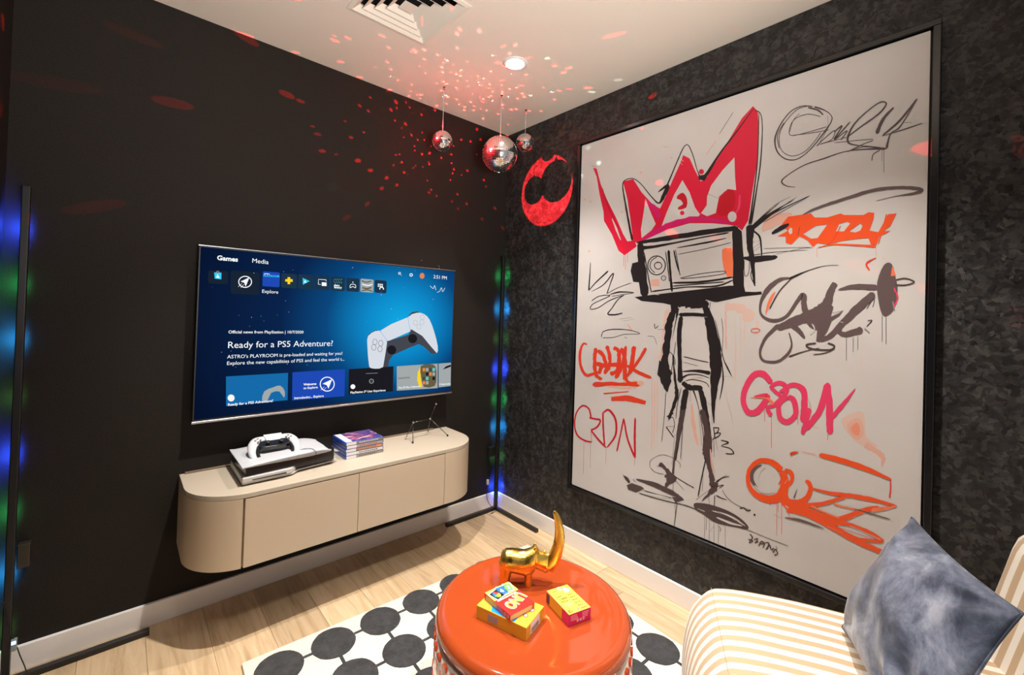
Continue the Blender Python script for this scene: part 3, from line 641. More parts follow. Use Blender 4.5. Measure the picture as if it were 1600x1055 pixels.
for x_, y0_, y1_ in ((95, 910, 1055), (126, 915, 1030), (197, 940, 1010), (329, 985, 1020)): A.line(DP, [(x_, y0_), (x_-2, y1_)], 2.5, straight=True)
A.flush('print_lettering', t)
# --- body
A.z(960, 460, 4.059)
A.line(K, [(370, 60), (385, 110), (350, 180), (335, 300), (322, 420), (322, 520), (335, 620)], [40, 50, 44, 44, 46, 80, 10], rag=.25)
A.poly(K, [(272, 510), (285, 420), (300, 440), (345, 470), (360, 520), (340, 560), (300, 540)]); A.line(K, [(285, 420), (300, 440)], 22, rag=.4)
A.line(K, [(400, 60), (500, 70), (600, 60)], 40, rag=.2); A.line(K, [(410, 130), (500, 128), (600, 135)], 22); A.line(K, [(425, 140), (412, 250), (414, 400), (418, 560)], [26, 30, 26, 34]); A.line(K, [(408, 90), (380, 220), (350, 360)], [8, 4, 3])
A.line(K, [(570, 60), (600, 160), (630, 300), (645, 440), (636, 560), (628, 700), (632, 820)], [30, 56, 70, 78, 52, 24, 6], rag=.12); A.line(K, [(610, 50), (602, 110)], 10)
A.line(K, [(370, 380), (385, 540), (395, 640), (365, 740), (345, 790)], [6, 14, 24, 18, 20], rag=.3); A.line(K, [(350, 360), (380, 400), (385, 450)], 4); A.line(K, [(360, 500), (372, 420), (390, 300)], 4)
A.line(K, [(440, 395), (520, 415), (598, 432)], 5); A.line(K, [(440, 430), (480, 440), (530, 455)], 2); A.line(K, [(430, 490), (520, 485), (610, 500)], [6, 16, 26]); A.line(K, [(430, 560), (480, 590), (560, 595)], [30, 34, 28], rag=.2); A.line(K, [(430, 530), (470, 510), (540, 510), (600, 530)], [14, 8, 5, 4]); A.line(K, [(450, 550), (500, 540), (580, 560), (600, 590)], 4)
A.line(K, [(455, 600), (440, 700), (425, 800), (405, 920), (385, 1055)], [36, 38, 30, 20, 16]); A.line(K, [(425, 590), (400, 700), (390, 790)], 4); A.line(K, [(438, 800), (425, 1055)], 3); A.line(K, [(410, 600), (360, 760)], 6)
A.line(K, [(545, 600), (570, 700), (590, 820), (590, 960), (590, 1055)], [30, 34, 30, 56, 44], rag=.15); A.line(K, [(500, 605), (530, 700), (560, 860), (570, 960)], [10, 4, 4, 4]); A.line(K, [(480, 600), (482, 680)], 3); A.line(K, [(615, 600), (620, 830)], 4); A.line(K, [(680, 420), (690, 540), (668, 670)], [4, 10, 3]); A.line(K, [(590, 690), (610, 700)], 4)
A.line(K, [(640, 160), (660, 250), (690, 400), (720, 470), (745, 520)], [2, 4, 5, 9, 3]); A.line(K, [(680, 150), (690, 250), (680, 400)], 3); A.line(K, [(665, 520), (760, 525)], 2)
A.line(K, [(300, 340), (305, 430)], 3); A.line(K, [(316, 350), (316, 440)], 4); A.line(K, [(210, 265), (250, 270), (270, 320)], 2); A.line(K, [(255, 185), (258, 215), (278, 200)], 4); A.line(K, [(272, 222), (320, 222)], 4)
A.line(K, [(327, 620), (318, 760), (300, 940)], 3); A.line(K, [(333, 775), (375, 755)], 22, rag=.4); A.line(K, [(328, 840), (350, 870), (376, 908)], 6); A.line(K, [(328, 840), (384, 836)], 5); A.line(K, [(340, 800), (370, 780), (382, 830), (368, 880)], 4)
A.line(K, [(628, 842), (636, 900), (622, 925)], 6); A.line(K, [(628, 845), (662, 850), (650, 878), (632, 882), (672, 880), (660, 900), (625, 918)], 6); A.line(K, [(676, 925), (724, 940), (680, 960), (735, 978), (755, 1010), (705, 1010)], [6, 8, 4, 6, 8, 6]); A.line(K, [(640, 900), (655, 990)], 4); A.line(K, [(634, 930), (632, 1030)], 4)
A.line(SB, [(700, 600), (740, 760), (755, 830)], 2)
A.nxt(); A.line(PW, [(420, 88), (450, 86)], 20, taper=False); A.line(PW, [(462, 92), (482, 90)], 16, taper=False); A.line(PW, [(490, 95), (515, 92)], 12); A.line(PW, [(470, 140), (590, 145)], 5); A.line(PW, [(390, 120), (370, 240), (352, 370)], [3, 9, 3]); A.line(PW, [(480, 535), (530, 520), (560, 530)], 10); A.line(PW, [(590, 50), (680, 50)], 5)
A.z(960, 640, 4.396)
A.line(KB, [(475, 0), (455, 90), (430, 230), (412, 340), (402, 450)], [32, 34, 18, 14, 16]); A.line(K, [(470, 100), (460, 250), (455, 340)], 3); A.line(K, [(415, 170), (395, 380)], 4)
A.line(KB, [(600, 0), (635, 130), (640, 240), (632, 300), (655, 400), (675, 500)], [40, 40, 56, 50, 30, 36], rag=.2); A.line(K, [(630, 330), (600, 470), (575, 600)], 8); A.line(K, [(610, 400), (605, 560)], 6); A.line(SA, [(660, 270), (668, 360), (690, 440)], [8, 12, 4]); A.line(K, [(680, 200), (686, 325)], 4); A.line(K, [(580, 20), (600, 250)], 4)
A.line(KB, [(310, 370), (345, 400), (385, 460), (360, 520), (345, 545)], [34, 20, 44, 24, 8], rag=.25); A.line(KB, [(345, 460), (400, 455), (412, 485), (370, 500)], 26, rag=.3)
A.line(K, [(290, 390), (330, 385)], 5); A.line(K, [(245, 400), (250, 350), (320, 312), (400, 330), (450, 370), (450, 400)], 2.5); A.line(K, [(250, 400), (280, 430), (340, 445)], 3)
A.line(K, [(410, 455), (480, 500), (548, 538)], 5); A.line(K, [(410, 475), (480, 555)], 6); A.line(K, [(405, 490), (402, 580)], 6)
A.line(KB, [(60, 452), (85, 475), (105, 505)], [4, 22, 14]); A.line(OL, [(55, 440), (68, 460)], 8); A.poly(KB, [(85, 520), (120, 505), (190, 530), (205, 545), (150, 570), (95, 550)]); A.line(KB, [(150, 478), (280, 520), (400, 575), (478, 622)], [12, 34, 30, 10], rag=.15); A.line(K, [(130, 478), (145, 500)], 8)
A.line(K, [(200, 555), (320, 590), (395, 608)], 5); A.line(K, [(170, 575), (300, 615), (470, 655), (570, 690)], [5, 6, 6, 5]); A.line(K, [(440, 640), (560, 678)], 4); A.poly(KB, [(395, 600), (470, 610), (478, 622), (420, 640)])
A.line(K, [(432, 640), (420, 730), (408, 835)], 5); A.line(K, [(415, 640), (420, 720)], 6)
A.line(KB, [(655, 500), (690, 530), (650, 580), (600, 630)], [40, 50, 22, 5], rag=.3); A.line(K, [(700, 500), (740, 470), (790, 460)], [12, 7, 4]); A.line(K, [(700, 490), (770, 450)], 5); A.line(K, [(700, 530), (750, 518), (720, 540)], 5); A.line(K, [(700, 590), (740, 610), (775, 620)], [8, 6, 3]); A.line(K, [(560, 620), (640, 560)], 7); A.line(K, [(690, 590), (685, 670)], 14); A.line(K, [(650, 590), (652, 660)], 5)
A.line(K, [(740, 550), (780, 610), (850, 660), (930, 690)], 3); A.line(K, [(860, 680), (890, 675), (910, 695), (938, 690)], 8, rag=.5); A.circ(K, (963, 723), 7)
A.poly(KB, [(548, 645), (620, 645), (700, 665), (790, 700), (870, 750), (922, 805), (905, 825), (850, 812), (760, 795), (680, 770), (610, 720), (560, 690)], smooth=3)
for x_, y0_, y1_ in ((620, 735, 925), (632, 740, 830), (652, 750, 945), (684, 780, 965), (715, 785, 970), (762, 800, 985)): A.line(K, [(x_, y0_), (x_, y1_)], 5, straight=True)
A.line(K, [(655, 840), (684, 800)], 3); A.line(K, [(720, 800), (732, 830), (718, 832)], 3)
A.line(K, [(905, 822), (1040, 878), (1195, 938)], 3.5)
for e in [[(930, 855), (948, 880), (925, 915), (950, 905), (920, 890)], [(960, 895), (985, 888), (968, 915), (990, 905)], [(990, 940), (1010, 905), (1030, 925), (1020, 950)], [(1000, 925), (1060, 915), (1040, 965)], [(1050, 960), (1065, 930), (1080, 965), (1095, 950)], [(1090, 985), (1105, 960), (1122, 990), (1098, 1000)], [(1110, 935), (1118, 960)]]: A.line(KB, e, 8, rag=.4)
A.nxt(); A.line(PW, [(572, 680), (620, 700)], [6, 16]); A.line(PW, [(670, 695), (760, 720), (840, 760), (900, 800)], [4, 14, 14, 4]); A.line(PW, [(700, 740), (800, 780), (880, 800)], [8, 16, 6]); A.line(PW, [(170, 568), (280, 590), (380, 610)], [10, 18, 6]); A.line(RO, [(955, 905), (985, 895)], 3)
A.nxt(); A.line(K, [(700, 700), (780, 735), (850, 770)], 3)
A.flush('print_figure', t)
# --- top right
A.z(1160, 130, 3.906)
A.line(KB, [(430, 145), (370, 140), (300, 170), (235, 250), (200, 340), (215, 420), (270, 465), (340, 462), (420, 400), (500, 300), (545, 230), (540, 195), (500, 165), (440, 145)], [8, 6, 6, 7, 10, 8, 7, 6, 6, 8, 6, 5, 7, 12])
A.line(KB, [(400, 140), (330, 165), (255, 250), (225, 330), (240, 410), (300, 445), (370, 425), (430, 370), (480, 300)], 4); A.line(KB, [(480, 205), (400, 190), (320, 220), (288, 280), (300, 320), (400, 300), (520, 265)], 4); A.line(KB, [(300, 320), (420, 305), (530, 285)], 4); A.line(KB, [(350, 185), (310, 230), (290, 300)], 3)
A.line(KB, [(400, 150), (460, 165), (495, 195)], [8, 10, 8]); A.line(KB, [(520, 200), (525, 270)], 4); A.line(KB, [(255, 240), (215, 320), (225, 400)], 5)
A.line(KB, [(530, 262), (460, 385)], 8); A.line(KB, [(450, 385), (560, 290), (545, 345), (470, 375)], 5); A.line(KB, [(560, 300), (610, 260), (560, 345), (660, 235)], 8); A.line(KB, [(470, 375), (560, 350), (640, 330)], 4); A.line(KB, [(560, 350), (640, 290), (600, 350)], 6)
A.line(KB, [(640, 330), (720, 270), (830, 190), (878, 130), (850, 115), (790, 150), (700, 230), (655, 300), (645, 360), (700, 380), (790, 388), (860, 398)], [6, 8, 10, 10, 9, 7, 9, 12, 12, 7, 6, 8])
A.line(KB, [(820, 310), (860, 220), (925, 148)], [24, 18, 12]); A.line(KB, [(855, 320), (960, 230), (1068, 95)], [10, 13, 12]); A.line(KB, [(1068, 95), (1030, 160), (960, 270), (905, 310), (880, 400)], [6, 7, 8, 8, 16]); A.line(KB, [(850, 325), (980, 285), (1100, 245)], [4, 7, 6]); A.line(KB, [(985, 240), (1035, 242)], 6); A.line(KB, [(1090, 250), (1135, 242)], 2)
A.line(KB, [(560, 365), (700, 350), (800, 342)], 4); A.line(KB, [(800, 350), (740, 372), (640, 420)], 5); A.line(KB, [(880, 400), (740, 405), (620, 420), (500, 460), (380, 500), (280, 560), (240, 600), (270, 628), (325, 635)], [16, 8, 6, 8, 6, 6, 8, 6, 3]); A.line(KB, [(640, 420), (740, 390), (850, 400)], 4)
A.line(KB, [(864, 400), (864, 545)], 7, straight=True); A.line(KB, [(852, 410), (851, 475)], 5, straight=True); A.line(KB, [(840, 410), (800, 435), (790, 475)], 5)
A.line(KM, [(350, 815), (440, 770), (600, 715), (800, 655), (960, 638), (1070, 645), (1095, 658), (1040, 675), (930, 692), (815, 720)], [4, 16, 20, 22, 20, 22, 20, 16, 5, 3])
A.line(K, [(60, 880), (200, 790), (415, 685)], [10, 7, 4]); A.line(K, [(60, 870), (200, 745), (300, 690)], [5, 3, 1]); A.line(K, [(130, 850), (250, 780), (410, 690)], 3)
A.line(SA, [(120, 900), (200, 850), (300, 810)], [20, 40, 20], rag=.3)
A.nxt()
A.poly(OR, [(235, 870), (280, 815), (420, 795), (440, 820), (520, 820), (600, 795), (620, 805), (740, 805), (770, 788), (805, 792), (800, 830), (775, 900), (830, 910), (890, 800), (940, 795), (905, 870), (860, 905), (905, 900), (880, 915), (835, 935), (820, 985), (785, 985), (770, 945), (700, 950), (600, 965), (520, 985), (460, 975), (430, 1000), (400, 960), (350, 935), (300, 985), (265, 975), (265, 935), (215, 935), (280, 900)],
    holes=[[(370, 920), (450, 870), (520, 862), (500, 890), (460, 945), (420, 950)], [(590, 860), (640, 845), (660, 855), (620, 905), (570, 905)], [(650, 905), (720, 855), (735, 870), (720, 900), (690, 912)], [(280, 905), (290, 880), (305, 885), (305, 915), (292, 925)]])
A.line(OR, [(460, 1005), (560, 985), (700, 990), (815, 996)], [6, 8, 12, 18]); A.line(OR, [(455, 1005), (455, 1060)], 5); A.line(OR, [(815, 1000), (816, 1055)], 4); A.line(OR, [(880, 800), (830, 980)], 20)
A.line(RO, [(600, 870), (560, 950), (520, 985)], 5); A.line(RO, [(640, 905), (690, 870)], 5); A.line(RO, [(620, 830), (720, 825)], 4)
A.nxt(); A.line(K, [(180, 920), (230, 890), (285, 860)], [14, 28, 16]); A.line(KM, [(340, 930), (350, 880)], 14)
A.line(K, [(130, 1010), (280, 1005), (420, 1002)], 2.5); A.line(K, [(200, 1045), (360, 1010), (430, 1005)], 2)
# --- dark tag
A.z(1160, 380, 3.297)
A.line(KM, [(245, 180), (190, 190), (130, 240), (95, 310), (100, 370), (160, 400), (230, 375), (290, 290), (315, 270), (320, 330), (350, 400), (395, 420)], [8, 20, 26, 14, 12, 18, 16, 20, 30, 30, 44, 70], rag=.1)
A.line(K, [(240, 185), (330, 145), (420, 118), (497, 113)], [14, 5, 3, 2]); A.line(KB, [(250, 185), (190, 250), (140, 340)], [6, 7, 8])
A.line(KM, [(480, 205), (455, 250), (430, 320), (360, 370), (250, 410), (180, 440)], [30, 36, 50, 60, 44, 30]); A.line(KM, [(240, 410), (290, 450), (322, 490)], [26, 24, 10]); A.line(KM, [(190, 420), (120, 490), (92, 560), (110, 605), (180, 610), (235, 570), (255, 520), (240, 460)], [24, 16, 14, 12, 14, 14, 10, 5]); A.line(KB, [(240, 585), (330, 555), (400, 540)], [10, 5, 3])
A.poly(KM, [(380, 380), (440, 300), (470, 330), (455, 380), (500, 360), (520, 345), (500, 375), (460, 400), (440, 450), (400, 510), (380, 505), (385, 460)]); A.line(KM, [(400, 500), (450, 480), (520, 410), (600, 330), (680, 260)], [20, 26, 34, 44, 40]); A.line(KM, [(495, 240), (580, 225), (700, 230)], [8, 26, 30]); A.line(KM, [(520, 400), (500, 450), (530, 470), (620, 445)], [24, 24, 26, 40])
A.poly(KM, [(730, 112), (770, 108), (790, 180), (800, 240), (785, 330), (750, 372), (720, 365), (700, 290), (695, 200)], smooth=3); A.line(KB, [(790, 190), (840, 182), (885, 200), (840, 216), (785, 215)], 7); A.line(KB, [(380, 515), (330, 525), (360, 545), (450, 550), (475, 530), (440, 515)], 9); A.line(KB, [(365, 575), (430, 565), (475, 545)], 5); A.line(K, [(460, 360), (518, 350)], 4)
for x_, y0_, y1_, w_ in ((536, 485, 605, 6), (571, 485, 560, 6), (595, 480, 550, 6), (720, 370, 508, 6), (740, 370, 520, 6)): A.line(K, [(x_, y0_), (x_, y1_)], w_, straight=True)
A.line(K, [(645, 400), (668, 398), (640, 430)], 4); A.line(RO, [(690, 75), (640, 105), (655, 140)], [4, 10, 6]); A.line(OL, [(720, 70), (735, 85)], 3); A.line(K, [(640, 340), (665, 300), (680, 290), (672, 330)], 3); A.circ(RO, (68, 450), 25, 12, w=3)
A.nxt(); A.line(OL, [(170, 250), (145, 290), (120, 365)], [4, 16, 6]); A.poly(OL, [(772, 115), (792, 168), (765, 170)]); A.line(PK, [(780, 230), (800, 280), (780, 330)], 8, rag=.6); A.line(GY, [(775, 300), (785, 350)], 14, rag=.6); A.line(PW, [(360, 415), (372, 445), (350, 470)], 8, rag=.5); A.line(PW, [(505, 405), (520, 410)], 8); A.line(GY, [(630, 440), (655, 460)], 14, rag=.6)
A.flush('print_lettering', t)
# --- pink tag
A.line(PK, [(150, 720), (110, 675), (60, 680), (20, 740), (5, 810), (30, 870), (80, 865), (130, 790), (60, 790)], [28, 32, 32, 30, 28, 30, 34, 28, 8], rag=.08)
A.line(PK, [(200, 790), (150, 740), (200, 720), (230, 760), (170, 830), (130, 850), (150, 890)], [18, 20, 22, 24, 22, 20, 24], rag=.08); A.line(PK, [(235, 790), (190, 830), (195, 900), (235, 920), (275, 880), (265, 810), (235, 792)], [26, 24, 26, 28, 28, 28, 24], rag=.05); A.line(PK, [(190, 770), (260, 730), (315, 760), (320, 850), (310, 920)], [16, 24, 30, 34, 30])
A.line(PK, [(310, 985), (325, 930), (345, 850)], [24, 26, 30]); A.line(PK, [(325, 960), (400, 860), (440, 720)], [30, 34, 30]); A.line(PK, [(440, 720), (450, 860), (450, 985)], [28, 36, 34]); A.line(PK, [(460, 900), (520, 830), (583, 748)], [24, 22, 4])
for x_, y0_, y1_ in ((115, 860, 920), (150, 890, 1055), (286, 900, 935), (440, 985, 1015)): A.line(RD, [(x_, y0_), (x_, y1_)], 6, straight=True)
A.nxt(); A.line(OL, [(40, 795), (130, 800), (160, 830)], [3, 8, 20], rag=.3); A.line(SA, [(340, 800), (355, 850)], 6)
# --- bottom right
A.z(1140, 640, 4.059)
A.line(OR, [(330, 385), (270, 335), (190, 325), (130, 380), (120, 470), (170, 540), (260, 570), (330, 540), (350, 450), (330, 390)], [40, 36, 30, 30, 26, 36, 50, 60, 50, 40], rag=.08)
A.line(OR, [(350, 385), (390, 400), (395, 450), (360, 500), (365, 570), (430, 590), (490, 560), (515, 500), (500, 460), (480, 455)], [24, 26, 24, 24, 30, 36, 34, 30, 26, 14], rag=.08)
A.line(OR, [(330, 560), (400, 620), (500, 600)], 50, rag=.1); A.line(OR, [(525, 500), (640, 530), (760, 545), (900, 570), (1062, 612)], [10, 22, 26, 26, 12]); A.line(OR, [(480, 610), (600, 595), (740, 550)], [30, 26, 22]); A.line(OR, [(360, 640), (450, 640), (600, 690), (700, 720)], [26, 50, 60, 40]); A.line(OR, [(600, 710), (720, 690), (850, 640), (950, 620)], [40, 40, 32, 24]); A.line(OL, [(900, 640), (1000, 625), (1060, 612)], [30, 20, 8]); A.line(OR, [(660, 710), (780, 735), (900, 785), (975, 840)], [40, 22, 24, 26]); A.line(OR, [(560, 690), (700, 770), (800, 820), (880, 830), (970, 838)], [20, 34, 30, 20, 16]); A.line(OR, [(450, 655), (640, 745), (800, 830), (970, 905)], [10, 26, 34, 30], taper=False)
A.line(OR, [(568, 287), (700, 320), (850, 370), (1028, 445)], [26, 34, 34, 14]); A.line(RO, [(385, 285), (410, 275), (438, 270)], [20, 16, 4]); A.line(OL, [(460, 268), (545, 284)], 8); A.line(RO, [(1020, 450), (1022, 500), (1014, 560)], 9)
for x_, y0_, y1_ in ((300, 600, 800), (331, 600, 790), (309, 590, 650), (378, 655, 690), (258, 575, 610)): A.line(RO, [(x_, y0_), (x_, y1_)], 7, straight=True)
A.line(OL, [(520, 610), (600, 650), (700, 690)], 10); A.line(OL, [(660, 600), (740, 620), (830, 640)], 10, rag=.3)
A.nxt(); A.line(KM, [(205, 350), (150, 385), (145, 450), (180, 500)], [8, 20, 22, 5]); A.line(PW, [(235, 360), (195, 390), (180, 440), (205, 495)], [3, 8, 8, 3]); A.line(KM, [(275, 662), (330, 690)], 4); A.line(KM, [(350, 685), (440, 700), (530, 730), (600, 755)], [6, 16, 12, 4]); A.line(KM, [(790, 632), (830, 640), (1022, 698)], [4, 8, 8]); A.line(PW, [(160, 480), (210, 525), (290, 520)], 7); A.line(PW, [(350, 470), (370, 440)], 5); A.line(RO, [(300, 370), (330, 420), (310, 480)], 4); A.line(PW, [(355, 610), (375, 625)], 16, rag=.4)
A.line(KM, [(430, 500), (410, 560)], [4, 26], rag=.4); A.line(RO, [(700, 750), (850, 800), (940, 830)], 3); A.line(OL, [(600, 600), (740, 560)], 4); A.line(PW, [(760, 735), (880, 790), (960, 825)], 3); A.line(PW, [(620, 740), (720, 785)], 3)
A.flush('print_lettering', t)

# ------------------------------------------------------------------ floating cabinet
CX0, CX1, CZ0, CZ1, CD, CR_ = -1.812, -.445, .315, .607, .385, .205
t = thing('floating_cabinet', 'long cream wall-hung cabinet with rounded ends below the television', 'cabinet', ((CX0+CX1)/2, 0, CZ0))
def outline(x0, x1, d, r, n=14):
    p = [(x0, -.0005), (x1, -.0005)]
    p += [(x1-r+r*cos(a), -(d-r)-r*sin(a)) for a in [pi/2*i/n for i in range(n+1)]]
    p += [(x0+r-r*cos(a), -(d-r)-r*sin(a)) for a in [pi/2-pi/2*i/n for i in range(n+1)]]
    return p
hw = (CX1-CX0)/2; ch = CZ1-CZ0
DX = [-1.637-(CX0+CX1)/2, -1.172-(CX0+CX1)/2, -.700-(CX0+CX1)/2]
# carcass: rounded shell with recess for the doors
ol = outline(-hw, hw, CD, CR_)
left = [p for p in ol if p[0] < DX[0]-.001 and p[1] < -.001]
cx_l = [(DX[0]-.0015, -.01), (-hw, -.01)]
mb = MB()
lp = [(-hw, -.0005), (-hw, -(CD-CR_))] + [(-hw+CR_-CR_*cos(a), -(CD-CR_)-CR_*sin(a)) for a in [pi/2*i/14 for i in range(1, 12)] if -hw+CR_-CR_*cos(a) < DX[0]-.002]
# exact front-left shell up to door seam
arc = [(-hw+CR_-CR_*cos(a), -(CD-CR_)-CR_*sin(a)) for a in [pi/2*i/40 for i in range(41)]]
la = [p for p in arc if p[0] < DX[0]-.0015] + [(DX[0]-.0015, -CD if DX[0] > -hw+CR_ else [q for q in arc if q[0] >= DX[0]-.0015][0][1])]
mb.prism([(DX[0]-.0015, -.0005), (-hw, -.0005)] + la, 0, ch-.020)
mb.build('end_shell', M_cab, t, auto=radians(30))
ra = [(-x_, y_) for x_, y_ in arc if -x_ > DX[2]+.0015]; 
ra = [(hw, -.0005), (DX[2]+.0015, -.0005), (DX[2]+.0015, -CD)] + [p for p in ra[::-1]]
MB().prism(ra, 0, ch-.020).build('end_shell', M_cab, t, auto=radians(30))
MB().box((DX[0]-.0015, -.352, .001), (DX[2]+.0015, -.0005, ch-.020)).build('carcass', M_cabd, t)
for a, b in ((0, 1), (1, 2)):
    x0_ = DX[a]+.0015; x1_ = DX[b]-.0015
    mb = MB()
    yl = -CD
    if a == 0:   # the left end of this door still follows the rounded corner
        pts = [(x0_, -.355)] + [p for p in arc if p[0] > x0_] + [(x1_, -CD), (x1_, -.355)]
        mb.prism(pts, .0, ch-.023)
    else: mb.box((x0_, -CD, .0), (x1_, -.355, ch-.023))
    mb.build('door', M_cab, t, auto=radians(30))
MB().prism(ol, ch-.019, ch).build('top_slab', M_cabt, t, bevel=.002)
MB().box((-hw+.02, -.016, ch), (hw-.10, -.0006, ch+.006)).build('back_strip', mat('strip_brown', (.22, .16, .11), .5), t)

# ------------------------------------------------------------------ game console
GZ = CZ1
t = thing('game_console', 'white and black slim game console lying flat on the cream cabinet', 'game console', (-1.63, -.035, GZ))
TOPC = [(.002, -.010), (-.004, -.018), (-.004, -.27), (-.003, -.278), (.004, -.281), (.02, -.280), (.25, -.258), (.395, -.218), (.402, -.205), (.388, -.09), (.33, -.030), (.2, -.012), (.03, -.008)]
mb = MB()
mb.prism([(.002, -.02), (.012, -.262), (.385, -.225), (.385, -.06), (.30, -.02)], .024, .078); mb.build('body', M_dark, t, bevel=.003)
mb = MB(); mb.prism([(0, -.0), (.0, -.268), (.195, -.262), (.225, -.23), (.395, -.205), (.40, -.12), (.34, -.0)], .006, .013)
mb.build('bottom_plate', M_offw, t, bevel=.002)
MB().prism([(.0, -.01), (-.002, -.275), (.185, -.268), (.215, -.235), (.215, -.01)], .0135, .036).build('disc_drive', M_offw, t, bevel=.005, seg=3)
MB().prism([(.215, -.238), (.395, -.215), (.395, -.20), (.215, -.223)], .026, .036).build('lower_lip', M_offw, t, bevel=.002)
MB().box((.035, -.2745, .020), (.165, -.268, .0235)).build('disc_slot', M_blackm, t)
for a_ in ((.02, -.25, .05), (.33, -.18, .36)): MB().box((a_[0], a_[1], 0), (a_[2], -.03, .0062)).build('foot', M_blackm, t)
# gently domed top plate
bm_ = MB(); C = catmull([(p[0], p[1], 0) for p in TOPC], 5, True)
def topz(x_, y_): return .083 + .012*sin(min(max(x_, 0)/.40, 1)*pi)*.6 - .022*max(0, (x_-.30)/.10)**2 - .002*max(0, (-y_-.23)/.06)
cen = Vector((.19, -.145, 0)); n_ = len(C); vs = []
for ring_ in (1, .99, .8, .5, .2):
    for c in C: q_ = cen+(c-cen)*ring_; vs.append((q_.x, q_.y, topz(q_.x, q_.y)-(0.0008 if ring_ == 1 else 0)))
vs.append((cen.x, cen.y, topz(cen.x, cen.y)))
fs = [(r*n_+i, r*n_+(i+1) % n_, (r+1)*n_+(i+1) % n_, (r+1)*n_+i) for r in range(4) for i in range(n_)] + [(4*n_+i, 4*n_+(i+1) % n_, 5*n_) for i in range(n_)]
k0 = len(vs); vs += [(C[i].x, C[i].y, topz(C[i].x, C[i].y)-.0045) for i in range(n_)]
fs += [(i, (i+1) % n_, k0+(i+1) % n_, k0+i) for i in range(n_)] + [[k0+i for i in range(n_)][::-1]]
MB().add(vs, fs).build('top_plate', M_white, t, auto=radians(35))
# gap line between the two halves of the plate
MB().tube([(.215, -.278, .0875), (.20, -.15, .0925), (.19, -.012, .0915)], .0006, 6).build('plate_seam', M_blackm, t)

# ------------------------------------------------------------------ controller
t = thing('game_controller', 'white and black wireless controller lying on top of the game console', 'controller', (-1.487, -.175, GZ+.100), radians(-3))
TM = Matrix.Translation((0, 0, .022)) @ Matrix.Rotation(radians(24), 4, 'X')
def cb(mb, name, m, smooth=True, **kw):
    mb.v = [TM @ v for v in mb.v]; return mb.build(name, m, t, smooth=smooth, **kw)
mb = MB()
for s_ in (-1, 1):
    path = catmull([(s_*.082, -.078, -.012, ), (s_*.089, -.045, -.006), (s_*.083, -.005, 0), (s_*.066, .022, .002), (s_*.036, .030, .002), (0, .031, .002)], 5)
    rr = [.009, .0135, .0185, .0190, .0155, .0145]
    rad = []
    for i in range(len(path)):
        u = i/(len(path)-1)*5; a = int(min(u, 4)); rad.append(rr[a]+(rr[a+1]-rr[a])*(u-a))
    secs = []
    for i, p in enumerate(path):
        d = (path[min(i+1, len(path)-1)]-path[max(i-1, 0)]).normalized(); sd = d.cross(Vector((0, 0, 1))).normalized()
        secs.append((p, sd*rad[i]*1.12, Vector((0, 0, 1))*rad[i]*.74))
    secs = [(secs[0][0]-(secs[1][0]-secs[0][0])*.8, secs[0][1]*.35, secs[0][2]*.35)] + secs
    mb.loft(secs, 16)
cb(mb, 'shell', M_white)
cb(MB().prism([(-.066, -.024), (-.056, .006), (-.028, .012), (.028, .012), (.056, .006), (.066, -.024), (.040, -.036), (-.040, -.036)], -.008, .0135), 'centre_panel', M_dark, bevel=.003)
for s_ in (-1, 1):
    mb = MB(); mb.tube(catmull([(s_*.066, -.072, -.008), (s_*.070, -.045, -.002), (s_*.062, -.018, .004), (s_*.047, -.008, .007)]), [.007]*25, 8); cb(mb, 'grip_inlay', M_dark)
    cb(MB().lathe([(.0001, .026), (.008, .0265), (.0095, .024), (.006, .020), (.006, .009)], 20, (s_*.027, -.016)), 'thumb_stick', M_blackm)
    cb(MB().box((s_*.066-.014, .036, -.006), (s_*.066+.014, .047, .008)), 'shoulder_button', M_dark, False, bevel=.003)
cb(MB().prism([(-.030, .002), (-.038, .046), (.038, .046), (.030, .002)], .002, .0165), 'touchpad', M_white, False, bevel=.002)
for a, b in ((0, .010), (0, -.010), (.010, 0), (-.010, 0)):
    cb(MB().cyl((-.062+a, .012+b), .0042, .016, .0215, 12), 'direction_button', M_offw, False)
    cb(MB().cyl((.062+a, .012+b), .0045, .016, .0215, 12), 'action_button', M_offw, False)
mb = MB(); mb.tube(catmull([(.092, -.06, -.012), (.115, -.062, -.008), (.14, -.085, -.006), (.15, -.115, -.0115), (.150, -.128, -.03), (.150, -.128, -.07)]), .0014, 6)
mb.build('charging_cable', M_blackm, t, smooth=True)

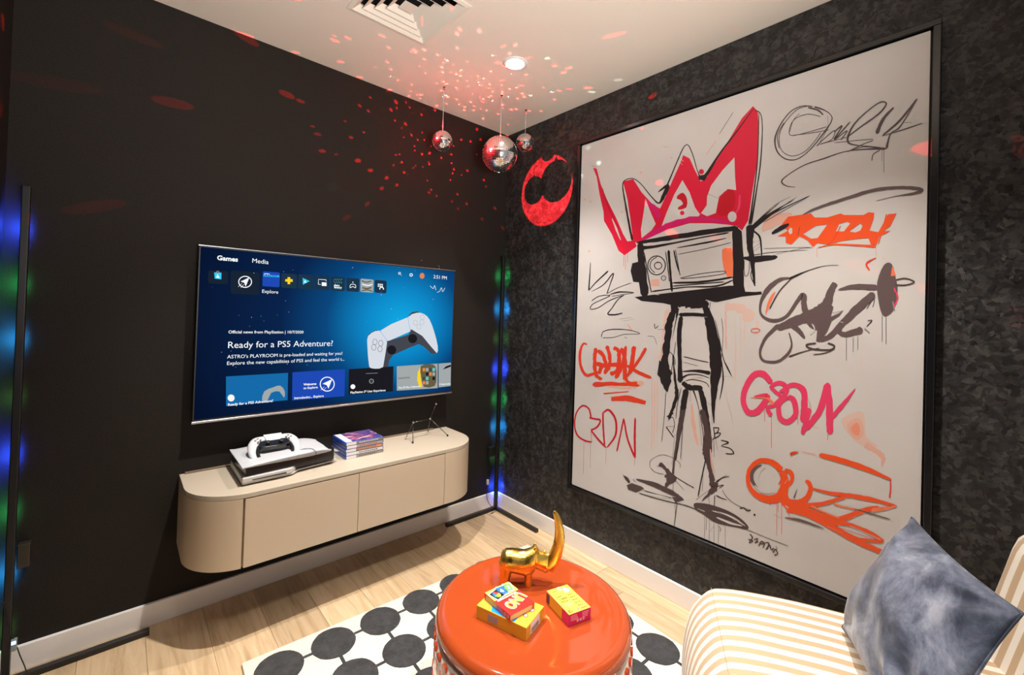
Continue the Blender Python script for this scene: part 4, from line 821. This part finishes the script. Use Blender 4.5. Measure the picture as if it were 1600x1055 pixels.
# ------------------------------------------------------------------ game cases
spine = [mat('spine_a', (.55, .55, .57), .35), mat('spine_b', (.35, .33, .36), .35), mat('spine_c', (.62, .58, .55), .35)]
M_case = mat('blue_case', (.03, .08, .42), .2, spec=.6)
M_paper = mat('case_label_white', (.72, .72, .74), .35)
CASES = [('bottom', 'grey strip on its spine', 0), ('second lowest', 'plain white spine', 1), ('middle', 'orange patch on its spine', 2), ('second highest', 'grey and red spine', 3), ('topmost', 'purple and pink cover', 4)]
for i, (pos, look, k) in enumerate(CASES):
    z_ = GZ+.0165*i
    tt = thing('game_case', 'blue game case with %s, %s of the cabinet stack' % (look, pos), 'game case', (-1.083+.001*(i % 2), -.148, z_), radians(1.2-(i*.7) % 2), 'blue game cases stacked on the cabinet')
    MB().box((-.100, -.085, 0), (.100, .085, .0158)).build('case', M_case, tt, bevel=.003)
    MB().box((-.094, -.0858, .0010), (-.045, -.0850, .0148)).build('spine_band', M_paper, tt)
    c2 = [(.30, .28, .27), (.66, .65, .66), (.22, .20, .22), (.36, .34, .33), (.20, .19, .24)][i]
    MB().box((-.045, -.0858, .0010), (.095, -.0850, .0148)).build('spine_paper', mat('spine_%d' % i, c2, .35), tt)
    mb = MB(); xx = -.03
    while xx < .06:
        w_ = random.uniform(.004, .010); mb.box((xx, -.0861, .0055), (xx+w_, -.0857, .0105)); xx += w_+.003
    mb.build('spine_print', mat('spine_print_%d' % i, [(.10, .09, .09), (.08, .08, .09), (.75, .20, .06), (.45, .08, .07), (.6, .6, .62)][i], .4), tt)
    if i == 2: MB().box((.062, -.0862, .003), (.090, -.0857, .013)).build('spine_emblem', mat('orange_patch', (.8, .25, .05), .4), tt)
    if i == 4:
        mc = mat('cover_art', (.2, .1, .3), .3); vv = coords(mc, (9, 14, 1)); nn = N(mc, 'ShaderNodeTexNoise', Scale=1.6, Detail=5, Distortion=1.2); L(mc, vv, nn.inputs[0])
        L(mc, ramp(mc, nn.outputs[0], [(.36, (.03, .04, .20)), (.48, (.14, .08, .25)), (.56, (.60, .16, .22)), (.66, (.75, .62, .68))]), bsdf(mc).inputs['Base Color'])
        MB().box((-.062, -.079, .0158), (.094, .079, .0162)).build('cover', mc, tt)
        MB().box((-.094, -.079, .0158), (-.062, .079, .0162)).build('cover_band', M_paper, tt)

# ------------------------------------------------------------------ stick ornament
t = thing('constellation_ornament', 'thin metal stick ornament with small shiny balls, right end of the cabinet', 'ornament', (-.68, -.13, GZ))
nod = {'A': (-.788, -.190, .613), 'B': (-.755, -.13, .705), 'E': (-.785, -.105, .615), 'C': (-.637, -.12, .708), 'D': (-.600, -.12, .790), 'F': (-.555, -.185, .613), 'G': (-.60, -.040, .613)}
nod = {k: Vector(v)-Vector((-.68, -.13, GZ)) for k, v in nod.items()}
for a, b in ('AB', 'BE', 'BC', 'CD', 'CF', 'CG'): MB().tube([nod[a], nod[b]], .0021 if a+b != 'CD' else .0012, 6).build('rod', mat('gunmetal', (.12, .12, .12), .3, 1), t, smooth=True)
for k, v in nod.items(): MB().sphere(v, .006, 14, 10).build('ball', M_blackm if k in 'AF' else M_silver, t, smooth=True)

# ------------------------------------------------------------------ rug
t = thing('patterned_rug', 'cream rug with rows of linked charcoal discs under the orange table', 'rug', (-.215, -.54, 0), radians(-2.4))
MB().box((-1.43, -1.95, 0), (0, 0, .012)).build('pile', M_rug, t, bevel=.004)
Ri = Matrix.Rotation(radians(2.4), 4, 'Z')
for i in range(7):
    for j in range(8):
        w_ = Vector((-1.543+.1985*i, -.595-.2105*j, 0)); l_ = Ri @ (w_-Vector((-.215, -.54, 0)))
        if l_.x > -.04 or l_.y < -1.9: continue
        mb = MB(); n_ = 28
        pts = [(l_.x+(.083+random.uniform(-.0012, .0012))*cos(2*pi*k/n_), l_.y+(.086+random.uniform(-.0012, .0012))*sin(2*pi*k/n_)) for k in range(n_)]
        mb.prism(pts, .0115, .0145).build('charcoal_disc', M_spot, t, bevel=.001, seg=1)
        if i < 6: MB().box((l_.x+.083, l_.y-.006, .0115), (l_.x+.116, l_.y+.006, .0138)).build('link_bar', M_spot, t)
        if j < 7: MB().box((l_.x-.006, l_.y-.126, .0115), (l_.x+.006, l_.y-.085, .0138)).build('link_bar', M_spot, t)

# ------------------------------------------------------------------ coffee table
TZ = .42; TC = Vector((-1.003, -1.360, .0145))
t = thing('drum_coffee_table', 'round glossy orange drum table with white spotted sides on the rug', 'coffee table', TC)
h = TZ-TC.z
prof = [(.0001, h), (.245, h), (.262, h+.0005), (.276, h+.003), (.286, h+.003), (.296, h-.002), (.304, h-.012), (.307, h-.026), (.304, h-.040), (.296, h-.050), (.28, h-.052)]
MB().lathe(prof, 96).build('top', M_orange, t, smooth=True)
bp = [(.285, h-.051), (.300, h-.056), (.309, h-.10), (.312, h-.17), (.304, h-.25), (.285, h-.33), (.262, h-.385), (.24, 0.0), (.0001, 0.0)]
MB().lathe(bp, 72).build('side_wall', M_tbody, t, smooth=True)
mb = MB()
for r_ in range(9):
    zz = h-.075-r_*.034
    rr = .309 if r_ < 3 else .312-.0016*(r_-3)**1.9
    for k in range(44):
        a = 2*pi*(k+.5*(r_ % 2))/44; c = Vector((rr*cos(a), rr*sin(a), zz)); e = Vector((-sin(a), cos(a), 0)); u = Vector((0, 0, 1)); o_ = Vector((cos(a), sin(a), 0))*.0016
        ring_ = [c+e*.013*cos(2*pi*j/8)+u*.011*sin(2*pi*j/8) for j in range(8)]
        mb.add([q_+o_ for q_ in ring_]+[q_-o_*4 for q_ in ring_], [list(range(8))]+[(j, (j+1) % 8, 8+(j+1) % 8, 8+j) for j in range(8)])
stuff(mb.build('glazed_dots', M_tdot, t, fix=False))

# ------------------------------------------------------------------ golden rhino
HD = Vector((cos(YAW), -sin(YAW), 0)); HN = Vector((sin(YAW), cos(YAW), 0))
t = thing('rhino_figurine', 'small polished golden rhinoceros figurine with a huge curved horn on the orange table', 'figurine', (-.955, -1.268, TZ), math.atan2(HD.y, HD.x))
# local: x towards the head, y depth, z up
mb = MB()
def sec(x_, zt, zb, w_): return ((x_, 0, (zt+zb)/2), (0, w_, 0), (0, 0, (zt-zb)/2))
mb.loft([sec(-.083, .095, .068, .012), sec(-.078, .112, .050, .026), (( -.065, 0, .083), (0, .033, 0), (0, 0, .037)), sec(-.045, .121, .044, .036), sec(-.020, .117, .038, .036), sec(.0, .118, .034, .035), sec(.018, .125, .038, .033), sec(.033, .133, .046, .028), sec(.040, .132, .058, .020), sec(.046, .126, .070, .012)], 24)
mb.loft([sec(.030, .128, .066, .022), sec(.044, .120, .054, .022), sec(.060, .114, .048, .020), sec(.074, .109, .042, .016), sec(.086, .108, .046, .009)], 20)
# rear legs, front leg
mb.loft([((-.062, 0, .075), (.027, 0, 0), (0, .030, 0)), ((-.064, 0, .045), (.022, 0, 0), (0, .027, 0)), ((-.067, 0, .020), (.0195, 0, 0), (0, .026, 0)), ((-.066, 0, .0), (.020, 0, 0), (0, .027, 0))], 20)
mb.loft([((.018, 0, .075), (.018, 0, 0), (0, .024, 0)), ((.015, 0, .045), (.0155, 0, 0), (0, .021, 0)), ((.013, 0, .022), (.0135, 0, 0), (0, .019, 0)), ((.013, 0, .017), (.014, 0, 0), (0, .020, 0)), ((.013, 0, .0), (.014, 0, 0), (0, .020, 0))], 20)
# horn: a long sweep from the muzzle, up and back
hp = catmull([(.078, 0, .060), (.092, 0, .080), (.107, 0, .110), (.117, 0, .155), (.115, 0, .198), (.106, 0, .234), (.095, 0, .256)], 6)
nh = len(hp); secs = []
for i, p in enumerate(hp):
    d = (hp[min(i+1, nh-1)]-hp[max(i-1, 0)]).normalized(); sd = Vector((0, 1, 0)); nn = d.cross(sd); u = i/(nh-1)
    w_ = .025*(1-u)**.62+.0025
    secs.append((p, nn*w_, sd*w_*.62))
mb.loft(secs, 16)
o = mb.build('body', M_gold, t, smooth=True)
rm = o.modifiers.new('r', 'REMESH'); rm.mode = 'VOXEL'; rm.voxel_size = .0022; rm.use_smooth_shade = True
sm = o.modifiers.new('s', 'SMOOTH'); sm.iterations = 6; sm.factor = .6
ear = MB()
for q_ in (.012, -.012): ear.loft([((.034, q_, .118), (.008, 0, 0), (0, .004, 0)), ((.034, q_*1.05, .130), (.0055, 0, 0), (0, .003, 0)), ((.036, q_*1.1, .1365), (.001, 0, 0), (0, .001, 0))], 10)
ear.build('ears', M_gold, t, smooth=True)
MB().loft([((.066, 0, .104), (.008, 0, 0), (0, .007, 0)), ((.066, 0, .114), (.005, 0, 0), (0, .005, 0)), ((.068, 0, .119), (.001, 0, 0), (0, .001, 0))], 12).build('small_horn', M_gold, t, smooth=True)

# ------------------------------------------------------------------ card boxes
def boxprint(t, parts):
    for name, m, mb in parts: mb.build(name, m, t, fix=False)
def flat(poly, z_, Mx=None, th=.0002):
    mb = MB(); mb.prism(poly, z_, z_+th, Mx); return mb
def textmesh(st, m, x0, y0, ang, width, z_, t, name='print', bold=.0, h=None):
    vs, fs = glyphs(st, bold); a = min(v[0] for v in vs); b = max(v[0] for v in vs); k = width/(b-a); c, s_ = cos(ang), sin(ang)
    ky = k if h is None else h/max(v[1] for v in vs)
    MB().add([(x0+(v[0]-a)*k*c-v[1]*ky*s_, y0+(v[0]-a)*k*s_+v[1]*ky*c, z_) for v in vs], fs).build(name, m, t, fix=False)
# yellow box: local frame: x along front-left edge (left corner -> front corner), y to the back
YL, YF, YR = Vector((-1.182, -1.292, TZ)), Vector((-1.131, -1.457, TZ)), Vector((-1.023, -1.431, TZ))
ang = math.atan2(YF.y-YL.y, YF.x-YL.x); YC = (YL+YR)/2; YC.z = TZ
t = thing('card_game_box', 'larger yellow card game box lying under the red one on the orange table', 'box', YC, ang)
yl, yw, yh = .174, .112, .0385
M_yel = mat('yellow_card', (.74, .40, .02), .3, coat=.5); M_yl2 = mat('light_yellow_card', (.78, .52, .06), .3, coat=.4)
MB().box((-yl/2, -yw/2, 0), (yl/2, yw/2, yh)).build('box_body', M_yel, t, bevel=.0012)
MB().box((-yl/2+.001, -yw/2+.001, yh), (yl/2-.001, yw/2-.001, yh+.0003)).build('top_print', M_yl2, t)
M_blu = mat('print_blue', (.01, .30, .80), .3); M_pw = mat('print_white', (.85, .85, .85), .35); M_gr = mat('print_grey', (.35, .33, .33), .4); M_pk = mat('print_black', (.02, .02, .02), .35); M_brn = mat('print_brown', (.25, .10, .03), .35)
flat([(-.035, -.054), (-.050, -.020), (-.030, .0), (.045, -.030), (.046, -.054)], yh+.0004).build('blue_patch', M_blu, t)
MB().tube(catmull([(-.030, -.026, yh+.0008), (-.022, -.034, yh+.0008), (-.008, -.030, yh+.0008), (.0, -.038, yh+.0008), (.010, -.042, yh+.0008)]), .0035, 6, 1, .12).build('white_squiggle', M_pw, t)
MB().cyl((.060, -.012), .008, yh+.0004, yh+.0007, 16).cyl((.063, .020), .010, yh+.0004, yh+.0007, 16).build('brown_round_print', M_brn, t)
MB().cyl((.063, .020), .0075, yh+.0007, yh+.0009, 16).cyl((.060, -.012), .005, yh+.0007, yh+.0009, 16).build('white_round_print', M_pw, t)
MB().box((-.045, -yw/2-.0003, .008), (-.010, -yw/2, .028)).build('side_print', M_gr, t)
MB().box((yl/2, -.030, .004), (yl/2+.0004, .026, .035)).build('barcode_sticker', M_pw, t)
mb = MB(); yy = -.024
while yy < .020:
    w_ = random.choice((.0008, .0015, .0022)); mb.box((yl/2+.0004, yy, .006), (yl/2+.0006, yy+w_, .020)); yy += w_+.0014
mb.build('barcode_bars', M_pk, t)
# red box on top
UF = (Vector((-1.149, -1.416, 0))+Vector((-1.051, -1.412, 0)))/2
ux = Vector((-1.146, -1.290, 0)), Vector((-1.049, -1.290, 0)), Vector((-1.056, -1.415, 0)), Vector((-1.149, -1.415, 0))
UC = sum(ux, Vector())/4; UC.z = TZ+yh+.0012
uw, ul, uh = .097, .126, .0185
t = thing('card_game_box', 'red card game box with yellow lettering lying on top of the yellow box', 'box', UC, radians(-2))
M_red = mat('red_card', (.72, .035, .03), .25, coat=.5)
MB().box((-uw/2, -ul/2, 0), (uw/2, ul/2, uh)).build('box_body', M_red, t, bevel=.001)
Z = uh
flat([(-uw/2+.001, .012), (uw/2-.001, .012), (uw/2-.001, ul/2-.001), (-uw/2+.001, ul/2-.001)], Z+.0001).build('top_print', mat('print_lime', (.45, .62, .12), .35), t)
def card(cx_, cy_, w_, h_, a_, m, nm):
    Mx = Matrix.Translation((cx_, cy_, 0)) @ Matrix.Rotation(a_, 4, 'Z')
    flat([(-w_/2, -h_/2), (w_/2, -h_/2), (w_/2, h_/2), (-w_/2, h_/2)], Z+.0004, Mx).build('card_border', M_pw, t)
    flat([(-w_/2+.003, -h_/2+.003), (w_/2-.003, -h_/2+.003), (w_/2-.003, h_/2-.003), (-w_/2+.003, h_/2-.003)], Z+.0007, Mx).build(nm, m, t)
    return Mx
card(.028, .040, .030, .040, radians(-20), mat('card_green', (.15, .48, .10), .3), 'green_card')
textmesh('2', M_pw, .022, .034, radians(-20), .010, Z+.0010, t, 'card_digit', .03)
card(.002, .038, .032, .044, radians(-5), mat('card_blue', (.03, .17, .60), .3), 'blue_card')
textmesh('4', M_pw, -.006, .030, 0, .012, Z+.0010, t, 'card_digit', .03)
Mx = card(-.024, .032, .036, .042, radians(12), M_pk, 'wild_card')
for k, c_ in enumerate(((.75, .05, .04), (.03, .2, .65), (.15, .5, .1), (.85, .6, .05))):
    a0 = k*pi/2; pts = [(0, 0)]+[(.011*cos(a0+j*pi/12), .015*sin(a0+j*pi/12)) for j in range(7)]
    flat(pts, Z+.0010, Mx).build('wild_quarter', mat('wild_%d' % k, c_, .3), t)
# the word is read from the far right, letters topping towards the camera's right
M_uy = mat('print_logo_yellow', (.93, .74, .12), .3)
textmesh('UNO', M_pw, .039, .004, radians(197), .080, Z+.0004, t, 'logo_outline', .075, .036)
textmesh('UNO', M_pk, .0375, .0025, radians(197), .076, Z+.0007, t, 'logo_shadow', .05, .034)
textmesh('UNO', M_uy, .0365, .002, radians(197), .074, Z+.0010, t, 'logo', .03, .033)
textmesh('CARD GAME', M_pw, .030, .003, radians(180), .055, Z+.0004, t, 'small_print', 0) if False else None
flat([(-.040, .004), (.034, .004), (.034, .009), (-.040, .009)], Z+.0002).build('white_strip', M_pw, t)
MB().box((-uw/2+.001, -ul/2-.0003, .002), (uw/2-.012, -ul/2, uh-.003)).build('side_print', mat('print_peach', (.80, .45, .25), .35), t)
MB().box((-uw/2-.0003, .0, .002), (-uw/2, .055, uh-.003)).build('side_print', mat('print_tan', (.55, .38, .22), .35), t)
mb = MB()
for y_ in (-.052, -.040): mb.cyl((0, 0), .005, 0, .0003, 14, M=Matrix.Translation((-uw/2, y_, uh/2)) @ Matrix.Rotation(-pi/2, 4, 'Y'))
mb.build('round_mark', M_gr, t)
# pink and yellow box
PL, PF, PR = Vector((-.963, -1.380, TZ)), Vector((-.991, -1.501, TZ)), Vector((-.912, -1.520, TZ))
ex = (PR-PF).normalized(); ang = math.atan2(ex.y, ex.x); PC = (PL+PR)/2
t = thing('card_game_box', 'pink card game box with yellow top, alone on the right of the orange table', 'box', (PC.x, PC.y, TZ), ang)
bw, bl, bh_ = .082, .124, .037
MB().box((-bw/2, -bl/2, 0), (bw/2, bl/2, bh_)).build('box_body', mat('pink_card', (.72, .01, .13), .3, coat=.3), t, bevel=.0012)
M_py = mat('lemon_card', (.74, .62, .09), .35)
MB().box((-bw/2+.0005, -bl/2+.0005, bh_), (bw/2-.0005, bl/2-.0005, bh_+.0003)).build('lid_print', M_py, t)
MB().box((-bw/2-.0004, -bl/2+.036, .002), (-bw/2, bl/2-.001, bh_-.003)).build('side_print', M_yel, t)
MB().box((-bw/2-.0006, bl/2-.02, .004), (-bw/2-.0003, bl/2-.002, bh_-.004)).build('side_print', mat('print_plum', (.12, .03, .06), .4), t)
M_gn = mat('print_olive', (.06, .07, .01), .4)
for k, wd in enumerate(('TACO', 'CAT', 'GOAT', 'CHEESE', 'PIZZA')):
    textmesh(wd, M_gn, -.033+.001*k, .044-.0135*k, 0, {3: .004, 4: .0052}.get(len(wd), .0052)*len(wd), bh_+.0007, t, 'lid_lettering', .02)
mb = MB()
for k in range(5): 
    for j in range(3): mb.box((.010+j*.0065, .014-.0135*k, bh_+.0003), (.0145+j*.0065, .017-.0135*k, bh_+.0006))
mb.build('small_print', M_gn, t)
MB().cyl((.004, .052), .010, bh_+.0003, bh_+.0006, 16).build('print_dot', mat('print_cream', (.9, .7, .35), .4), t)
mb = MB(); [mb.cyl((.024+.007*a, .038-.010*a), .0075, bh_+.0003, bh_+.0006, 12) for a in (0, -1)]; mb.cyl((.017, .035), .007, bh_+.0003, bh_+.0007, 12); mb.build('white_blob_print', M_pw, t)
flat([(-.030, -.026), (-.022, -.012), (-.006, -.010), (.004, -.022), (-.014, -.034)], bh_+.0004).build('pizza_slice_print', mat('print_pizza', (.82, .55, .16), .4), t)
flat([(.012, -.028), (.020, -.012), (.030, -.030)], bh_+.0004).build('cheese_print', mat('print_cheese', (.88, .68, .10), .4), t)
MB().box((-.034, -.058, bh_+.0003), (-.031, -.044, bh_+.0006)).box((-.028, -.058, bh_+.0003), (-.026, -.044, bh_+.0006)).box((-.023, -.056, bh_+.0003), (-.021, -.048, bh_+.0006)).build('bar_print', M_pk, t)
MB().cyl((.0, -.052), .003, bh_+.0003, bh_+.0006, 12).build('badge_print', mat('print_violet', (.2, .15, .4), .4), t)
MB().box((.012, -.055, bh_+.0003), (.032, -.051, bh_+.0006)).build('red_word_print', mat('print_coral', (.8, .18, .06), .4), t)
mb = MB(); M_pl = mat('print_pale_pink', (.85, .45, .5), .4)
for k in range(4): mb.box((-.034, -bl/2-.0003, .030-.0045*k), (-.012+.002*k, -bl/2, .0315-.0045*k)); mb.box((.008, -bl/2-.0003, .030-.0045*k), (.034-.002*k, -bl/2, .0315-.0045*k))
for k in range(3): mb.box((-.012+.011*k, -bl/2-.0003, .008), (-.005+.011*k, -bl/2, .015))
mb.build('end_print', M_pl, t)

# ------------------------------------------------------------------ striped lounge chair
CW, CDp = .74, .80
ca = math.atan2(-.5, -.866)   # local +x: across the seat, towards the camera side
t = thing('lounge_chair', 'cream and tan striped upholstered armless lounge chair beside the painting', 'chair', (-.487, -1.692, 0), ca)
# local: x across (0 far side .. CW near side), y: +y = front?  rotate so depth runs along +y local
# local y axis = (-sin ca, cos ca) = (.5,-.866): from the front towards the back
nx_, ny_ = 40, 44
def chairpt(u, v):   # u across 0..1, v along depth profile
    x_ = u*CW; return x_, v
SZ = .452
prof = [(-.078, .10), (-.082, .20), (-.074, .30), (-.054, .375), (-.022, .425), (.004, .446), (.03, SZ+.002), (.10, SZ+.010), (.25, SZ+.012), (.42, SZ+.004), (.58, SZ-.004), (.72, SZ-.012), (.80, SZ-.02)]
Pp = catmull([(a, b, 0) for a, b in prof], 3)
mb = MB(); vs = []; nu = 40
for i in range(nu+1):
    u = i/nu; edge = min(u, 1-u)*CW; rr_ = .035
    for p in Pp:
        dz = 0 if edge > rr_ else (rr_-math.sqrt(max(0, rr_**2-(rr_-edge)**2)))
        dy = dz if p.y < .42 else dz*max(0, (.05-p.x)/.05) if p.x < .05 else 0
        sag = -.010*sin(pi*u)*max(0, min(1, (p.x-.05)/.2))*0
        vs.append((u*CW, p.x+dy*.8, p.y-(dz if p.y > .38 else 0)+sag))
m_ = len(Pp)
fs = [(i*m_+j, (i+1)*m_+j, (i+1)*m_+j+1, i*m_+j+1) for i in range(nu) for j in range(m_-1)]
k0 = len(vs)
for i in (0, nu): vs += [(i/nu*CW, .80, .10)]
fs += [[j for j in range(m_)]+[k0], [nu*m_+j for j in range(m_)][::-1]+[k0+1]]
fs += [(0, nu*m_, k0+1, k0)]
mb.add(vs, fs).build('seat', M_stripe, t, auto=radians(50))
# seam across the front edge
MB().tube([(.004+CW*.005, .006, .4405)]+[(CW*q_, .004, .4475) for q_ in (.05, .3, .6, .9)], .0009, 6).build('seam', mat('seam_tan', (.48, .34, .20), .8), t)
# backrest, leaning back
vs = []; bprof = []
for s_ in range(9): a = pi*s_/8; bprof.append((a))
mb = MB(); nu = 30; nv = 18
def backpt(u, v, side):
    hgt = .40+v*.42
    edge = min(u, 1-u)*CW; r_ = .13
    top_ = (1-v)*.42; cut = 0
    x_ = -.055+u*(CW+.055)
    y_ = .765+v*.115
    th = .075*min(1, math.sqrt(min(1, edge/.06+.02)))*min(1, math.sqrt(min(1, top_/.08+.02)))
    # rounded upper corners
    if top_ < r_ and edge < r_:
        dx = (r_-edge); dz_ = (r_-top_); d = math.hypot(dx, dz_)
        if d > r_:
            k = r_/d; x_ = -.055+(r_-dx*k) if u < .5 else CW-(r_-dx*k); hgt = .82-(r_-dz_*k); th = .01
    return (x_, y_-side*th+ (0 if side > 0 else .0), hgt)
grid = {}
for sd in (1, -1):
    for i in range(nu+1):
        for j in range(nv+1): grid[sd, i, j] = len(vs); vs.append(backpt(i/nu, j/nv, sd))
fs = []
for sd in (1, -1):
    for i in range(nu):
        for j in range(nv): fs.append((grid[sd, i, j], grid[sd, i+1, j], grid[sd, i+1, j+1], grid[sd, i, j+1]))
per = [(i, 0) for i in range(nu)]+[(nu, j) for j in range(nv)]+[(i, nv) for i in range(nu, 0, -1)]+[(0, j) for j in range(nv, 0, -1)]
for a, b in zip(per, per[1:]+per[:1]): fs.append((grid[1, a[0], a[1]], grid[1, b[0], b[1]], grid[-1, b[0], b[1]], grid[-1, a[0], a[1]]))
mb.add(vs, fs).build('backrest', M_stripe, t, smooth=True)
for a in (.06, CW-.06):
    for b in (.02, .74): MB().cyl((a, b), .016, .0145 if b < .1 else 0, .10, 16, .022).build('leg', mat('dark_wood', (.06, .035, .02), .4), t)

# ------------------------------------------------------------------ velvet cushion
PLc = Vector((-.440, -2.050, .480)); PT = Vector((-.285, -2.178, .800))
e2 = PT-PLc; e1 = Vector((-cos(radians(27)), -sin(radians(27)), 0))*.445
nrm = e1.cross(e2).normalized()
if nrm.dot(CAM-PLc) < 0: nrm = -nrm
t = thing('velvet_cushion', 'square blue-grey velvet cushion leaning on the striped lounge chair', 'cushion', PLc+e1/2)
n_ = 48; mb = MB(); vs = []
def cush(u, v, sd):
    a = (2*u-1); b = (2*v-1)
    pin = .075
    uu = .5+.5*a*(1-pin*(1-b*b)*abs(a)**1.5); vv = .5+.5*b*(1-pin*(1-a*a)*abs(b)**1.5)
    th = .085*((1-a*a)*(1-b*b))**.62
    w_ = noise.noise(Vector((u*3.1, v*3.1, 4.2)))*.016 + noise.noise(Vector((u*9+v*4, v*5-u*3, 1.7)))*.005
    # creases running in from the top and right corners
    for (cu, cv, ang_, amp) in ((0, 1, -.9, .010), (1, 1, -2.3, .012), (1, 0, 2.2, .02), (0, 0, .8, .008)):
        du, dv = u-cu, v-cv; d = math.hypot(du, dv); ph = math.atan2(dv, du)-ang_
        w_ += amp*sin(ph*9)*math.exp(-((d-.22)/.16)**2)
    edge = ((1-a**4)*(1-b**4))**.5
    return PLc+e1*uu+e2*vv+nrm*((th+w_*edge) if sd > 0 else -th*.55) - (PLc+e1/2)
for sd in (1, -1):
    for i in range(n_+1):
        for j in range(n_+1): vs.append(cush(i/n_, j/n_, sd))
N2 = (n_+1)**2
for sd in (0, 1):
    for i in range(n_):
        for j in range(n_):
            k = sd*N2+i*(n_+1)+j; mb.f.append([k, k+n_+1, k+n_+2, k+1])
mb.v = vs
bd = [(i, 0) for i in range(n_)]+[(n_, j) for j in range(n_)]+[(i, n_) for i in range(n_, 0, -1)]+[(0, j) for j in range(n_, 0, -1)]
me_o = mb.build('cover', M_velvet, t, smooth=True)
pts = [vs[i*(n_+1)+j] for i, j in bd]; MB().tube(pts+[pts[0]], .0022, 6).build('seam_piping', M_velvet, t, smooth=True)
